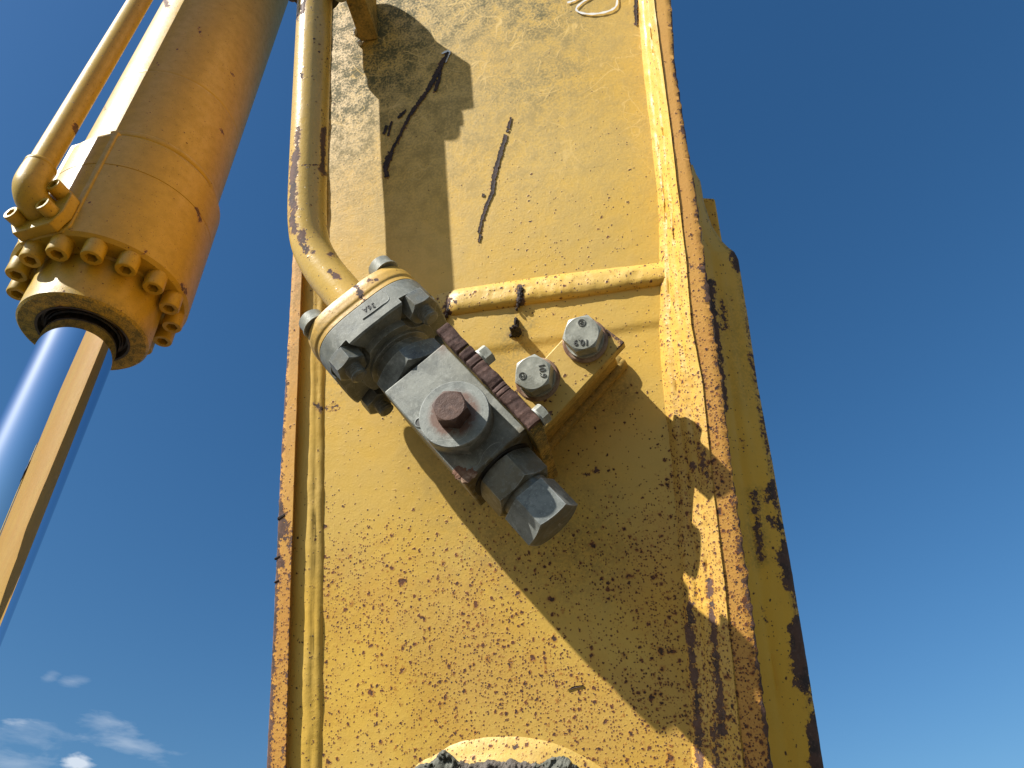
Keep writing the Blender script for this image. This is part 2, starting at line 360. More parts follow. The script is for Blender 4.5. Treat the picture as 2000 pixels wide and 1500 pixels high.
def sockethead(r, H, rs=0.56, depth=0.55, n=36):
    v, f = lathe([(r, 0), (r, H*0.93), (r*0.93, H), (r*rs*1.12, H)], n)
    base = len(v); hx = []
    for i in range(n):                                  # hexagonal socket
        a = 2*math.pi*i/n; b = a % (math.pi/3)-math.pi/6; q = r*rs/math.cos(b)*0.92; hx.append((q*math.cos(a), q*math.sin(a)))
    v += [(x, y, H-0.02*r) for x, y in hx]+[(x, y, H*(1-depth)) for x, y in hx]
    for j in (base-n, base):
        f += [(j+i, j+(i+1) % n, j+n+(i+1) % n, j+n+i) for i in range(n)]
    f.append(tuple(range(base+n, base+2*n))); return v, f
def tube(pts, rad, n=40, caps=True):
    P = [Vector(p) for p in pts]; v, f = [], []
    rad = rad if isinstance(rad, (list, tuple, np.ndarray)) else [rad]*len(P)
    T = [(P[min(i+1, len(P)-1)]-P[max(i-1, 0)]).normalized() for i in range(len(P))]
    ref = Vector((0, 0, 1)) if abs(T[0].z) < 0.9 else Vector((1, 0, 0))
    x = (ref-T[0]*ref.dot(T[0])).normalized()
    for p, t_, r in zip(P, T, rad):
        x = (x-t_*x.dot(t_)).normalized(); y = t_.cross(x)
        for i in range(n):
            a = 2*math.pi*i/n; v.append(tuple(p+x*(r*math.cos(a))+y*(r*math.sin(a))))
    for j in range(len(P)-1): f += [(j*n+i, j*n+(i+1) % n, (j+1)*n+(i+1) % n, (j+1)*n+i) for i in range(n)]
    if caps: f.append(tuple(range(n))[::-1]); f.append(tuple(range((len(P)-1)*n, len(P)*n)))
    return v, f
def spline(pts, m):
    """Catmull-Rom through points, m samples a span"""
    P = [np.array(p, float) for p in pts]; P = [2*P[0]-P[1]]+P+[2*P[-1]-P[-2]]; out = []
    for i in range(1, len(P)-2):
        a, b, c, d = P[i-1:i+3]
        for k in range(m):
            s = k/m; out.append(0.5*((2*b)+(c-a)*s+(2*a-5*b+4*c-d)*s*s+(3*b-a-3*c+d)*s**3))
    out.append(P[-2]); return out
def loft(cols, closed=False):
    """cols: list of equally long point lists"""
    n = len(cols[0]); v = [tuple(p) for c in cols for p in c]; f = []
    for j in range(len(cols)-1+(1 if closed else 0)):
        k = (j+1) % len(cols)
        f += [(j*n+i, k*n+i, k*n+i+1, j*n+i+1) for i in range(n-1)]
    return v, f
def fbm(p, s, o=4): return mnoise.fractal(Vector(p)*s, 1.0, 2.0, o)
def seg_fall(px, x0, y0, x1, y1, w):
    d = np.array([x1-x0, y1-y0], float); q = px-np.array([x0, y0]); t_ = np.clip((q@d)/max(d@d, 1e-9), 0, 1)
    return np.clip(1-np.linalg.norm(q-t_[:, None]*d, axis=1)/w, 0, 1)
def blobs(px, L):
    a = np.zeros(len(px))
    for (x0, y0, x1, y1, w, s) in L: a = np.maximum(a, s*1.12*np.minimum(1, 1.15*seg_fall(px, x0, y0, x1, y1, w*1.35)))
    return a
def cat(*gs):
    o = G()
    for g in gs: o.add(g.v, g.f)
    return o
def MT(x, y, z): return Matrix.Translation((x, y, z))
def text_mesh(body, size, extrude, mat, name, parent, M):
    c = bpy.data.curves.new(name, 'FONT'); c.body = body; c.size = size; c.extrude = extrude; c.align_x = 'CENTER'; c.align_y = 'CENTER'; c.resolution_u = 3
    tmp = bpy.data.objects.new(name+'_tmp', c); me = bpy.data.meshes.new_from_object(tmp); me.name = name
    bpy.data.objects.remove(tmp); bpy.data.curves.remove(c)
    me.materials.clear(); me.materials.append(mat)
    o = bpy.data.objects.new(name, me); COL.objects.link(o); o.parent = parent; o.matrix_local = M; return o

# ------------------------------------------------------------------ ground
g = G(); g.add([(-3000, -3000, 0), (3000, -3000, 0), (3000, 3000, 0), (-3000, 3000, 0)], [(0, 1, 2, 3)])
o = build('ground', g, M_ground, smooth=0); o['kind'] = 'structure'

# ================================================================== EXCAVATOR BOOM
HL = 0.026; HLL = 0.0115                                           # lip stands this far off the face plate
YS = np.linspace(-260, 2300, 300)
def ext(pts):                                        # continue a pixel polyline past both ends
    (x0, y0), (x1, y1) = pts[0], pts[1]; (a0, b0), (a1, b1) = pts[-2], pts[-1]
    return [(x0+(x0-x1)*(y0+300)/(y1-y0), -300)]+pts+[(a1+(a1-a0)*(2500-b1)/(b1-b0), 2500)]
L_out = ext([(598, 0), (568, 580), (550, 880), (536, 1190), (521, 1500)])
L_in = ext([(612, 0), (588, 580), (577, 880), (567, 1190), (559, 1500)])
L_w0 = ext([(622, 0), (606, 580), (602, 880), (594, 1190), (590, 1500)])
L_w1 = ext([(645, 0), (638, 580), (637, 880), (634, 1190), (632, 1500)])
R_w1 = ext([(1247, 0), (1257, 128), (1272, 256), (1286, 384), (1289, 450), (1289, 512), (1290, 636), (1297, 748), (1303, 811), (1316, 911), (1333, 1124), (1347, 1312), (1357, 1494)])
R_in = ext([(1277, 0), (1293, 128), (1310, 256), (1325, 384), (1340, 512), (1350, 636), (1372, 748), (1388, 911), (1413, 1124), (1432, 1312), (1451, 1494)])
R_out = ext([(1310, 0), (1318, 128), (1338, 256), (1360, 384), (1377, 512), (1394, 636), (1410, 748), (1429, 911), (1460, 1124), (1485, 1312), (1508, 1494)])
def curve(pts, h, ys=YS, jit=0.0, sc=30, seed=0):
    out = []
    for y in ys:
        p = A(interp(pts, y), y, h)
        if jit: p[0] += jit*fbm((p[1], seed*3.1, 0.3), sc)
        out.append(p)
    return out
base_pt = A(980, 1480, 0)
boom = thing('excavator_boom', 'yellow rust speckled excavator boom with raised welded edges, filling the middle of the picture', 'excavator boom', MP @ Matrix.Translation(base_pt))
BI = Matrix.Translation(-Vector(base_pt))
def bpart(name, g, mat, **k): return build(name, g, mat, boom, BI, **k)

# --- face plate: dense sheet, wear stored on its points
NU, NV = 170, 400
ysd = np.linspace(-260, 2300, NV); W0 = arr([A(interp(L_w0, y), y, 0) for y in ysd]); W1 = arr([A(interp(R_w1, y)+26, y, 0) for y in ysd])
P = np.zeros((NU, NV, 3))
for i in range(NU):
    s = i/(NU-1); P[i] = W0*(1-s)+W1*s
flat = P.reshape(-1, 3); px = to_px(flat)
x, y = px[:, 0], px[:, 1]
fr = np.array([fbm((p[0], p[1], 0), 9, 3) for p in flat])
def sm(a, lo, hi): q = np.clip((a-lo)/(hi-lo), 0, 1); return q*q*(3-2*q)
flat[:, 2] += 0.0012*np.array([fbm((p[0], p[1], 4), 5, 2) for p in flat])            # slightly hammered plate
# step of the doubler below the cross weld and the soft crease under it
flat[:, 2] += 0.0016*sm(y, interp([(0, 590), (880, 590), (1290, 540), (1400, 528)][1:], 0)*0+590-(x-890)*0.137, 610-(x-890)*0.137)
flat[:, 2] -= 0.0018*sm(y-(676-(x-1000)*0.16), -4, 10)*sm(x, 760, 900)
rust = 0.05+0.22*sm(y, 150, 500)*sm(x, 820, 1250)+0.13*sm(y, 480, 900)
rust += 1.05*sm(y, 900, 1220)+0.10*sm(y, 1150, 1400)*sm(x, 1000, 1300)
rust *= 1+.75*fr
rust += 0.55*sm(x, interp(R_w1, 900)-90, interp(R_w1, 900)-10)*sm(y, 700, 1100)
rust += blobs(px, [(650, 1180, 760, 1190, 60, .45), (660, 1110, 700, 1090, 60, .35), (1100, 1330, 1250, 1480, 90, .45), (1370, 880, 1370, 930, 60, .9)])
rust = np.clip(rust, 0, 1.9)
grime = 1.15*sm(y, 300, -10)*sm(x, 1020, 660)*(0.75+1.0*fr)+0.42*sm(y, 520, 150)*sm(x, 820, 650)
grime += blobs(px, [(1020, 0, 1050, 90, 110, .5)])*(0.6+fr)+0.40*sm(y, 700, 150)*sm(x, 1400, 700)+.20*sm(y, 620, 250)
grime += blobs(px, [(1012, 640, 985, 705, 42, .62)])*(.8+fr)
grime += blobs(px, [(980, 900, 1130, 1080, 120, .42), (890, 900, 990, 1080, 90, .36), (700, 650, 640, 760, 60, .3), (1060, 850, 1210, 760, 45, .5), (1200, 720, 1215, 760, 25, .4)])
grime = np.clip(grime, 0, 1.3)
scuff = np.clip(1.1*sm(y, 520, 60), 0, 1)
wear = blobs(px, [(1142, 928, 1166, 918, 10, .58), (620, 800, 660, 795, 13, .55), (1245, 0, 1243, 46, 6, .62), (1012, 655, 1006, 640, 22, .38), (1015, 605, 1015, 690, 34, .17), (1000, 690, 970, 690, 30, .14)])
wear = np.maximum(wear, blobs(px, [(875, 100, 835, 175, 11, .36), (835, 175, 764, 300, 10, .36), (764, 298, 755, 345, 14, .38), (998, 228, 964, 345, 10, .36), (964, 345, 935, 473, 10, .36), (862, 130, 849, 178, 9, .34)]))
wear = np.maximum(wear, blobs(px, [(1352, 1300, 1366, 1520, 14, .5)]))
v, f = loft([list(P[i]) for i in range(NU)])
g = G(); g.add(flat.tolist(), f)
bpart('face_plate', g, M_boom, attrs=dict(rust=rust, grime=grime, scuff=scuff, wear=wear), smooth=60)

# --- left lip (side plate edge) and its fillet weld
def edgerust(px, line, w, s):                        # strength near a pixel polyline
    return s*np.clip(1-np.abs(px[:, 0]-interp(line, px[:, 1]))/w, 0, 1)
YD = np.linspace(-260, 2300, 700)
def lipcols(lines):
    return [curve(p, h, YD, j, sc, sd) for (p, h, j, sc, sd) in lines]
def mid(a, b, s): return [(interp(a, y)*(1-s)+interp(b, y)*s, y) for y in np.linspace(-300, 2500, 121)]
cols = lipcols([(L_out, -0.60, 0, 30, 1), (L_out, -0.2, 0, 30, 1), (L_out, -0.010, .0004, 60, 1), (L_out, HLL-0.0025, .0006, 90, 1), (L_out, HLL-0.0007, .0008, 90, 1), (mid(L_out, L_in, .08), HLL, .0006, 90, 1), (mid(L_out, L_in, .35), HLL, 0, 60, 1), (mid(L_out, L_in, .65), HLL, 0, 60, 2), (mid(L_out, L_in, .95), HLL, .0003, 60, 2), (L_in, HLL-0.0008, .0004, 80, 2)])
cols += lipcols([(L_in, HLL*0.55, 0, 40, 1)])
c2 = []
for q in cols[-2]:
    c2.append(np.array([q[0]-0.0006, q[1], -0.004]))
cols.append(c2)
v, f = loft(cols); va = arr(v); px = to_px(va)
top = va[:, 2] > HLL-0.003
w = np.where(top, 0.16+edgerust(px, L_out, 9, .52)*sm(px[:, 1], 480, 800)+edgerust(px, L_in, 5, .25)*sm(px[:, 1], 900, 1300)+.14*sm(px[:, 1], 900, 1250), .08)
w = np.where(va[:, 2] < -.005, .06, w)
w = w+blobs(px, [(545, 1000, 553, 1040, 16, .4), (540, 1090, 548, 1100, 10, .4), (560, 1040, 566, 1060, 12, .3)])*top
ru = np.where(top, .25+.9*sm(px[:, 1], 800, 1150), .05+.2*sm(px[:, 1], 900, 1400))
gr = np.where(top, .45*sm(px[:, 1], 950, 600), .12)
g = G(); g.add(v, f); bpart('side_plate', g, M_lip, attrs=dict(wear=w, rust=ru, grime=gr), smooth=50)
# notches gouged in the left edge
for (nx, ny, s) in ((549, 1012, 1.0), (541, 1091, .7), (540, 1137, .6)):
    c = A(nx, ny, HLL); gg = G()
    pr = [(-.0035*s, -.002*s), (.0045*s, .0022*s), (.0030*s, .0042*s), (-.0040*s, .001*s)]
    gg.add(*prism(pr, HLL-.0030, HLL+.0006), M=Matrix.Translation((c[0], c[1], 0)))
    bpart('edge_gouge', gg, M_tar, bevel=.0006)

def bead(colspec, mat, name, amp, attrs_fn, ys=YD, rip=0.0, closeback=True):
    cols = []
    for k, (line, h, j) in enumerate(colspec):
        c = []
        for yy in ys:
            p = A(interp(line, yy), yy, h)
            q = fbm((p[0]*1.0, p[1], k*.35), 34, 4)
            p[2] += amp*j*q+rip*j*math.sin(p[1]*900+3*fbm((p[1], 0, 0), 20, 2)); p[0] += amp*.8*j*fbm((p[1], k*2.3, 1), 40, 3)
            c.append(p)
        cols.append(c)
    v, f = loft(cols); px = to_px(arr(v)); g = G(); g.add(v, f)
    return bpart(name, g, mat, attrs=attrs_fn(px), smooth=70)
bead([(L_in, .0040, 0), (L_w0, .0052, .4), (mid(L_w0, L_w1, .15), .0056, .5), (mid(L_w0, L_w1, .34), .0048, .5), (mid(L_w0, L_w1, .46), .0039, .4), (mid(L_w0, L_w1, .58), .0041, .5), (mid(L_w0, L_w1, .80), .0030, .6), (mid(L_w0, L_w1, .97), .0007, .5), (mid(L_w0, L_w1, 1.03), -.003, 0)],
     M_boom, 'weld_bead', .0016, lambda px: dict(rust=.12+.25*sm(px[:, 1], 900, 1300), wear=.05+blobs(px, [(615, 790, 628, 800, 12, .5)]), grime=.2*sm(px[:, 1], 800, 600)+0*px[:, 0]))
# --- right fillet weld: two passes climbing to the lip
def rw(px):
    yy = px[:, 1]
    w = .02+blobs(px, [(1345, 1180, 1362, 1400, 15, .58), (1362, 1400, 1372, 1520, 15, .6), (1385, 1130, 1400, 1300, 12, .56), (1400, 1300, 1412, 1430, 14, .6), (1395, 1420, 1400, 1520, 16, .5), (1372, 880, 1380, 935, 18, .45), (1350, 905, 1356, 912, 9, .5)])
    return dict(rust=.25+.95*sm(yy, 120, 450)+.75*sm(yy, 620, 950)+.5*sm(yy, 1000, 1300), wear=w, grime=.35*sm(yy, 260, 0)*sm(px[:, 0]-interp(R_w1, yy), 10, 30))
rwl = lambda s: mid(R_w1, R_in, s)
bead([(rwl(-.10), -.003, 0), (rwl(-.02), .0010, .6), (rwl(.05), .0040, 1.2), (rwl(.14), .0068, 1.2), (rwl(.24), .0085, .8), (rwl(.31), .0090, .6), (rwl(.36), .0108, .7), (rwl(.45), .0142, 1), (rwl(.55), .0168, 1), (rwl(.62), .0174, .9), (rwl(.68), .0198, .9), (rwl(.78), .0228, .8), (rwl(.88), .0246, .6), (rwl(.95), HL+.0002, .35), (R_in, HL+.0012, .25), (mid(R_in, R_out, .08), HL-.001, 0)],
     M_boom, 'weld_bead', .0016, rw, rip=.00008)
# --- right lip: end face of the side plate, then its outer face going back
cols = lipcols([(mid(R_in, R_out, .02), HL-.004, 0, 30, 1), (mid(R_in, R_out, .06), HL, .0002, 80, 4), (mid(R_in, R_out, .3), HL, 0, 60, 3), (mid(R_in, R_out, .6), HL, 0, 60, 3), (mid(R_in, R_out, .93), HL, .0008, 120, 6), (mid(R_in, R_out, 1.0), HL-.0008, .0016, 110, 6), (mid(R_in, R_out, 1.0), HL-.004, .0014, 110, 6)])
last = cols[-1]
for h in (.0, -.012, -.10, -.60): cols.append([np.array([q[0], q[1], h]) for q in last])
v, f = loft(cols); va = arr(v); px = to_px(va); top = va[:, 2] > HL-.0045; yy = px[:, 1]
w = np.where(top, .10+edgerust(px, R_out, 8, .48)+edgerust(px, R_in, 9, .34)*sm(yy, -50, 250)+edgerust(px, R_out, 16, .20)*sm(yy, 900, 1200)+.08*sm(yy, 1200, 1500), np.where(va[:, 2] > -.002, .40, .10))
w = w+blobs(px, [(1338, 250, 1312, 275, 5, .35), (1380, 560, 1400, 590, 14, .35), (1352, 520, 1375, 524, 8, .3)])*top
ru = np.where(top, .2+.55*sm(yy, 250, 520)+1.5*sm(yy, 560, 800), .3)
g = G(); g.add(v, f); bpart('side_plate', g, M_lip, attrs=dict(wear=w, rust=ru), smooth=50)
# back wall of the box section
g = G(); a, b = cols[-1], lipcols([(L_out, -0.60, 0, 30, 1)])[0]; v, f = loft([b, a]); g.add(v, f); bpart('back_plate', g, M_side, attrs=dict(rust=np.full(len(v), .3)))

# --- doubler plates on the right flank, standing wider behind the lip
D_out = [(1353, 322), (1360, 341), (1367, 352), (1371, 372), (1374, 392), (1390, 440), (1409, 470), (1423, 484), (1434, 492), (1442, 508), (1463, 636), (1479, 748), (1510, 911), (1548, 1124), (1579, 1312), (1608, 1494), (1777, 2500)]
yd = np.concatenate([np.linspace(322, 520, 90), np.linspace(524, 2280, 560)])
def dcol(s, h, j=0, seed=0):
    out = []
    for y_ in yd:
        x0 = interp(R_out, y_)-12; x1 = interp(D_out, y_); p = A(x0*(1-s)+x1*s, y_, h); p[2] += j*fbm((p[1], s, seed), 14, 3)
        if j: p[0] += .25*j*fbm((p[1], s, seed+2), 70, 3)
        out.append(p)
    return out
spec = [(0, -.030, 0), (.18, -.036, 0), (.30, -.040, .001), (.36, -.043, .001), (.44, -.044, .001), (.56, -.047, .001), (.62, -.049, .001), (.72, -.052, .001), (.84, -.055, .001), (.93, -.058, .001), (1, -.061, .0012), (1.0, -.085, .001), (0, -.090, 0)]
v, f = loft([dcol(*s) for s in spec]); px = to_px(arr(v)); n_ = len(yd)
sfr = np.repeat([s[0] for s in spec], n_); yy = np.tile(yd, len(spec))
w = np.where(sfr > .9, .26, 0)+.20*(sfr > .82)*sm(yy, 500, 700)+.05*(sfr > .70)*sm(yy, 1000, 1500)
w += blobs(px, [(1432, 500, 1438, 520, 13, .6), (1387, 550, 1400, 690, 13, .75), (1404, 690, 1418, 800, 11, .6), (1410, 590, 1416, 640, 12, .5), (1474, 965, 1486, 1090, 12, .62), (1448, 860, 1450, 880, 5, .5), (1486, 1180, 1496, 1215, 8, .45), (1500, 955, 1500, 980, 14, .5), (1500, 1010, 1515, 1030, 14, .45), (1528, 1080, 1540, 1130, 22, .45), (1550, 1230, 1560, 1330, 24, .5), (1590, 1430, 1600, 1500, 25, .5)])
gr = .02+blobs(px, [(1420, 600, 1460, 760, 40, .25), (1474, 965, 1486, 1090, 20, .6), (1470, 1030, 1482, 1100, 16, .5)])+.5*(sfr > .9)
g = G(); g.add(v, f); bpart('flank_doubler', g, M_side, attrs=dict(wear=w, rust=np.full(len(v), .22), grime=gr), smooth=50)
# stepped lug behind the doubler
def lug(pts, h0, h1, name, wr):
    q = [A(a, b, h1) for a, b in pts]; g = G(); gp = [(p[0], p[1]) for p in q]; g.add(*prism(gp, h0, h1))
    return bpart(name, g, M_side, bevel=.002, attrs=dict(rust=[.3]*len(g.v), wear=[wr]*len(g.v)))
lug([(1340, 384), (1380, 386), (1396, 387), (1400, 410), (1405, 440), (1411, 474), (1440, 640), (1340, 640)], -.14, -.10, 'lug', .22)

# --- cross weld over the plate joint
cx = np.linspace(852, 1302, 200)
cols = []
for k, (dy, h, j) in enumerate([(-27, -.002, 0), (-25, .0006, .4), (-22, .0022, 1), (-16, .0050, 1), (-12, .0053, 1), (-8, .0060, 1), (2, .0072, 1), (12, .0068, 1), (20, .0050, 1), (26, .0022, .8), (29, -.002, 0)]):
    c = []
    for x_ in cx:
        sc_ = sm(np.array([x_]), 856, 895)[0]*.55+.45; w_ = 1-.12*sm(np.array([x_]), 1100, 1300)[0]
        yc = 590-(x_-890)*.137-1.5*math.sin((x_-890)/130); p = A(x_, yc+dy*w_*(.75+.25*sc_), h*sc_ if h > 0 else h)
        p[2] += .0010*j*fbm((p[0], p[1], k), 60, 3); p[1] += .0008*j*fbm((p[0], k, 2), 45, 2); c.append(p)
    cols.append(c)
v, f = loft(cols); px = to_px(arr(v)); g = G(); g.add(v, f)
bpart('cross_weld', g, M_boom, attrs=dict(rust=.6+0*px[:, 0], wear=blobs(px, [(1012, 560, 1020, 600, 13, .62), (878, 590, 872, 612, 13, .62), (880, 585, 890, 590, 8, .6)]), grime=.08+0*px[:, 0]), smooth=70)

# --- burnt weld stub, tar smears
def lump(c, rx, ry, rz, seed, n=20, m=12, amp=.35):
    v, f = [], []
    for j in range(m+1):
        th = math.pi*j/m
        for i in range(n):
            ph = 2*math.pi*i/n; d = Vector((math.sin(th)*math.cos(ph), math.sin(th)*math.sin(ph), math.cos(th))); k = 1+amp*fbm(d*1.3+Vector((seed, 0, 0)), 2.2, 3)
            v.append((c[0]+d.x*rx*k, c[1]+d.y*ry*k, c[2]+d.z*rz*k))
    for j in range(m): f += [(j*n+i, j*n+(i+1) % n, (j+1)*n+(i+1) % n, (j+1)*n+i) for i in range(n)]
    return v, f
for (a_, b_, h_, rx_, ry_, rz_, sd_) in ((1008, 648, .004, .0050, .0052, .0125, 3), (1009, 634, .003, .0022, .0065, .0045, 5), (1003, 655, .002, .0045, .0022, .0022, 6)):
    g = G(); g.add(*lump(A(a_, b_, h_), rx_, ry_, rz_, sd_)); bpart('weld_spatter', g, M_tar)
for i, (a, b, s) in enumerate([(1018, 566, .8), (1016, 576, .9), (1014, 586, .9), (1012, 596, .6), (1009, 604, .4)]):
    c = A(a, b, .0068 if i < 3 else .005); g = G(); g.add(*lump(c, .0030*s, .0042*s, .0018, 11+i)); bpart('weld_spatter', g, M_tar)
for i, (a, b, s) in enumerate([(888, 590, .7), (881, 597, 1.0), (876, 606, .8), (872, 616, .7), (869, 623, .5)]):
    c = A(a, b, .0038); g = G(); g.add(*lump(c, .0026*s, .0040*s, .0022, 21+i)); bpart('weld_spatter', g, M_tar)

# --- scratches down to the steel: ragged strips lying in the paint
def ragged(pts, wpx, seed, lift=.0009, step=2.2):
    sp = []
    for i in range(len(pts)-1):
        a, b = np.array(pts[i], float), np.array(pts[i+1], float); k = max(2, int(np.linalg.norm(b-a)/step))
        for j in range(k): sp.append((a+(b-a)*j/k, wpx[i]+(wpx[i+1]-wpx[i])*j/k))
    sp.append((np.array(pts[-1], float), wpx[-1])); L, Rr, Mi = [], [], []
    for i, (p, w_) in enumerate(sp):
        q = sp[min(i+1, len(sp)-1)][0]-sp[max(i-1, 0)][0]; nn = unit([-q[1], q[0]])
        wl = w_*.40*(1+.5*fbm((p[0]*.05, p[1]*.05, seed), 7, 3)+.28*random.uniform(-1, 1)); wr_ = w_*.40*(1+.5*fbm((p[0]*.05, p[1]*.05, seed+9), 7, 3)+.28*random.uniform(-1, 1))
        L.append(p+nn*max(.3, wl)); Rr.append(p-nn*max(.3, wr_)); Mi.append(p)
    def P_(a, h): r = A(a[0], a[1], h); r[2] += .0012*fbm((r[0], r[1], 4), 5, 2); return r
    return loft([[P_(a, lift-.0006) for a in L], [P_(a, lift) for a in L], [P_(a, lift-.0003) for a in Mi], [P_(a, lift) for a in Rr], [P_(a, lift-.0006) for a in Rr]])
SCR = [([(875, 100), (862, 125), (835, 175), (800, 225), (782, 262), (768, 288), (764, 300)], [6, 11, 10, 8, 6, 6, 7], 1), ([(764, 298), (758, 312), (752, 330), (756, 346)], [12, 15, 9, 12], 2), ([(862, 130), (857, 155), (849, 178)], [4, 8, 6], 3),
       ([(793, 214), (783, 224), (777, 231)], [4, 7, 4], 4), ([(766, 237), (761, 250), (758, 266)], [6, 6, 5], 5), ([(756, 245), (749, 262)], [8, 7], 6),
       ([(998, 228), (992, 250)], [5, 9], 7), ([(988, 262), (976, 300), (964, 345), (962, 375), (950, 402), (940, 432), (935, 455)], [9, 11, 10, 9, 8, 7, 6], 8), ([(938, 458), (935, 473)], [7, 4], 9), ([(992, 252), (990, 257)], [6, 6], 10), ([(944, 378), (943, 384)], [6, 6], 12), ([(1243, -20), (1241, 20), (1243, 50)], [6, 8, 2], 11)]
for pts, w_, sd_ in SCR:
    g = G(); g.add(*ragged(pts, w_, sd_)); bpart('scratch', g, M_scr)
g = G(); g.add(*ragged([(862, 104), (874, 99), (879, 101), (870, 122)], [3, 5, 4, 2], 31, lift=.0012)); bpart('bright_gouge', g, M_worn)
# small cut at the lower right, with a lifted lip
g = G(); g.add(*ragged([(1108, 1348), (1122, 1342), (1140, 1339)], [1.5, 6, 2], 14, lift=.0007)); bpart('cut', g, M_tar)
# white marker stroke at the top: the foot of a hand-written figure
def stroke(pts, w_, lift):
    sp = spline(pts, 10); q = [np.array(p) for p in sp]; L, Rr = [], []
    for i, p in enumerate(q):
        d = q[min(i+1, len(q)-1)]-q[max(i-1, 0)]; nn = unit([-d[1], d[0]]); k = w_*(.5+.12*math.sin(i*.7)); L.append(A(*(p+nn*k), lift)); Rr.append(A(*(p-nn*k), lift))
    return loft([L, Rr])
g = G(); g.add(*stroke([(1196, -60), (1203, -25), (1205, 6), (1196, 18), (1175, 25), (1150, 27), (1130, 23), (1126, 15), (1140, 2), (1165, -14), (1185, -40)], 3.4, .0015)); g.add(*stroke([(1108, 5), (1122, 0), (1145, -14)], 3.2, .0016))
bpart('marker_writing', g, M_chalk)

# --- pivot boss at the foot of the picture, with its ring weld and cracked grease crust
bc = A(985, 1500, 0); bc[1] -= .125
v, f = lathe([(.152, -.004), (.147, .0006), (.141, .0026), (.134, .0062), (.126, .0100), (.118, .0125)], 160); v = [(a+bc[0], b+bc[1], c+.0010*fbm((a, b, 1), 45, 3)) for a, b, c in v]
g = G(); g.add(v, f); px = to_px(arr(v)); bpart('ring_weld', g, M_boom, attrs=dict(rust=.9+0*px[:, 0], grime=.25+0*px[:, 0], wear=blobs(px, [(1000, 1452, 1008, 1462, 13, .6)])), smooth=70)
g = G(); g.add(*disc_lathe([(.112, -.002), (.112, .006), (.104, .010)], 96), M=Matrix.Translation(bc)); bpart('pivot_pin', g, M_concrete, smooth=50)
def crust(a0, a1, r0, r1, h, amp, n, m, seed, hole=None):
    v, f = [], []
    for j in range(m+1):
        s = j/m
        for i in range(n+1):
            a = a0+(a1-a0)*i/n; e = min(1, 6*min(i/n, 1-i/n)); rr1 = r0+(r1-r0)*(.55+.45*e)+.005*fbm((math.cos(a)*.13, math.sin(a)*.13, seed), 70, 5); rr = r0+(rr1-r0)*s
            p = (bc[0]+rr*math.cos(a), bc[1]+rr*math.sin(a)); z = h*(1-s**4)*(.4+.6*e)+.014*(s < .98); z = .016+h*math.sin(math.pi*min(1, .35+.65*(s)))*e+amp*fbm((p[0], p[1], seed), 150, 6)+.0015*fbm((p[0], p[1], seed+3), 420, 4)
            v.append((p[0], p[1], z if 0 < j < m else (.012 if j == m else z)))
    for j in range(m): f += [(j*(n+1)+i, j*(n+1)+i+1, (j+1)*(n+1)+i+1, (j+1)*(n+1)+i) for i in range(n)]
    return v, f
g = G(); g.add(*crust(R(56), R(132), .085, .1335, .007, .0034, 260, 40, 2.0)); bpart('grease_crust', g, M_concrete, smooth=80)
g = G(); g.add(*crust(R(104), R(136), .122, .146, .007, .0055, 160, 18, 5.0)); bpart('grit_crust', g, M_crust, smooth=80)
g = G(); g.add(*crust(R(46), R(78), .122, .143, .008, .0060, 160, 18, 9.0)); bpart('grit_crust', g, M_crust, smooth=80)

# ================================================================== HYDRAULIC PIPE
pth = [(618, -140, .050), (615, 0, .051), (609, 150, .053), (603, 300, .055), (600, 390, .056), (601, 440, .057), (609, 484, .058), (632, 527, .060), (660, 562, .062), (690, 597, .064)]
pp = spline([A(a, b, c) for a, b, c in pth], 14)
pipe = thing('hydraulic_pipe', 'worn yellow steel hydraulic pipe with flaked paint running down to the grey flange', 'pipe', MP @ Matrix.Translation(pp[-1]))
PI_ = Matrix.Translation(-Vector(pp[-1]))
# resample densely
d_ = np.cumsum([0]+[np.linalg.norm(pp[i+1]-pp[i]) for i in range(len(pp)-1)]); ss = np.linspace(0, d_[-1], 420); pq = np.stack([np.interp(ss, d_, [p[k] for p in pp]) for k in range(3)], 1)
for _ in range(12): pq[1:-1] = (pq[:-2]+2*pq[1:-1]+pq[2:])/4
v, f = tube(pq.tolist(), [.0183]*len(pq), 80); px = to_px(arr(v))
w = blobs(px, [(583, 250, 580, 300, 9, .62), (576, 300, 571, 400, 13, .66), (571, 400, 574, 452, 12, .64), (632, 252, 631, 330, 8, .66), (628, 325, 636, 340, 10, .6), (592, 322, 622, 322, 3, .6), (594, 2, 589, 22, 8, .66), (588, 145, 590, 154, 5, .62), (588, 457, 598, 488, 13, .66), (612, 492, 606, 492, 6, .6), (644, 498, 652, 496, 7, .6), (645, 530, 660, 542, 9, .66), (582, 30, 580, 40, 4, .5), (638, 440, 660, 500, 5, .52)])
side = to_px(arr(v))  # front half only
gu = np.array([fbm((p[0], p[1], p[2]), 30, 3) for p in v])
g = G(); g.add(v, f); build('tube', g, M_pipe, pipe, PI_, attrs=dict(wear=w, rust=np.clip(.10+.35*gu, 0, 1), grime=.18*sm(px[:, 1], 350, 0)+.10, scuff=.3+0*w), smooth=60)
# cracked paint slit on the bend
def on_tube(pts, w_, seed):
    out = []
    pxt = to_px(pq)
    return out
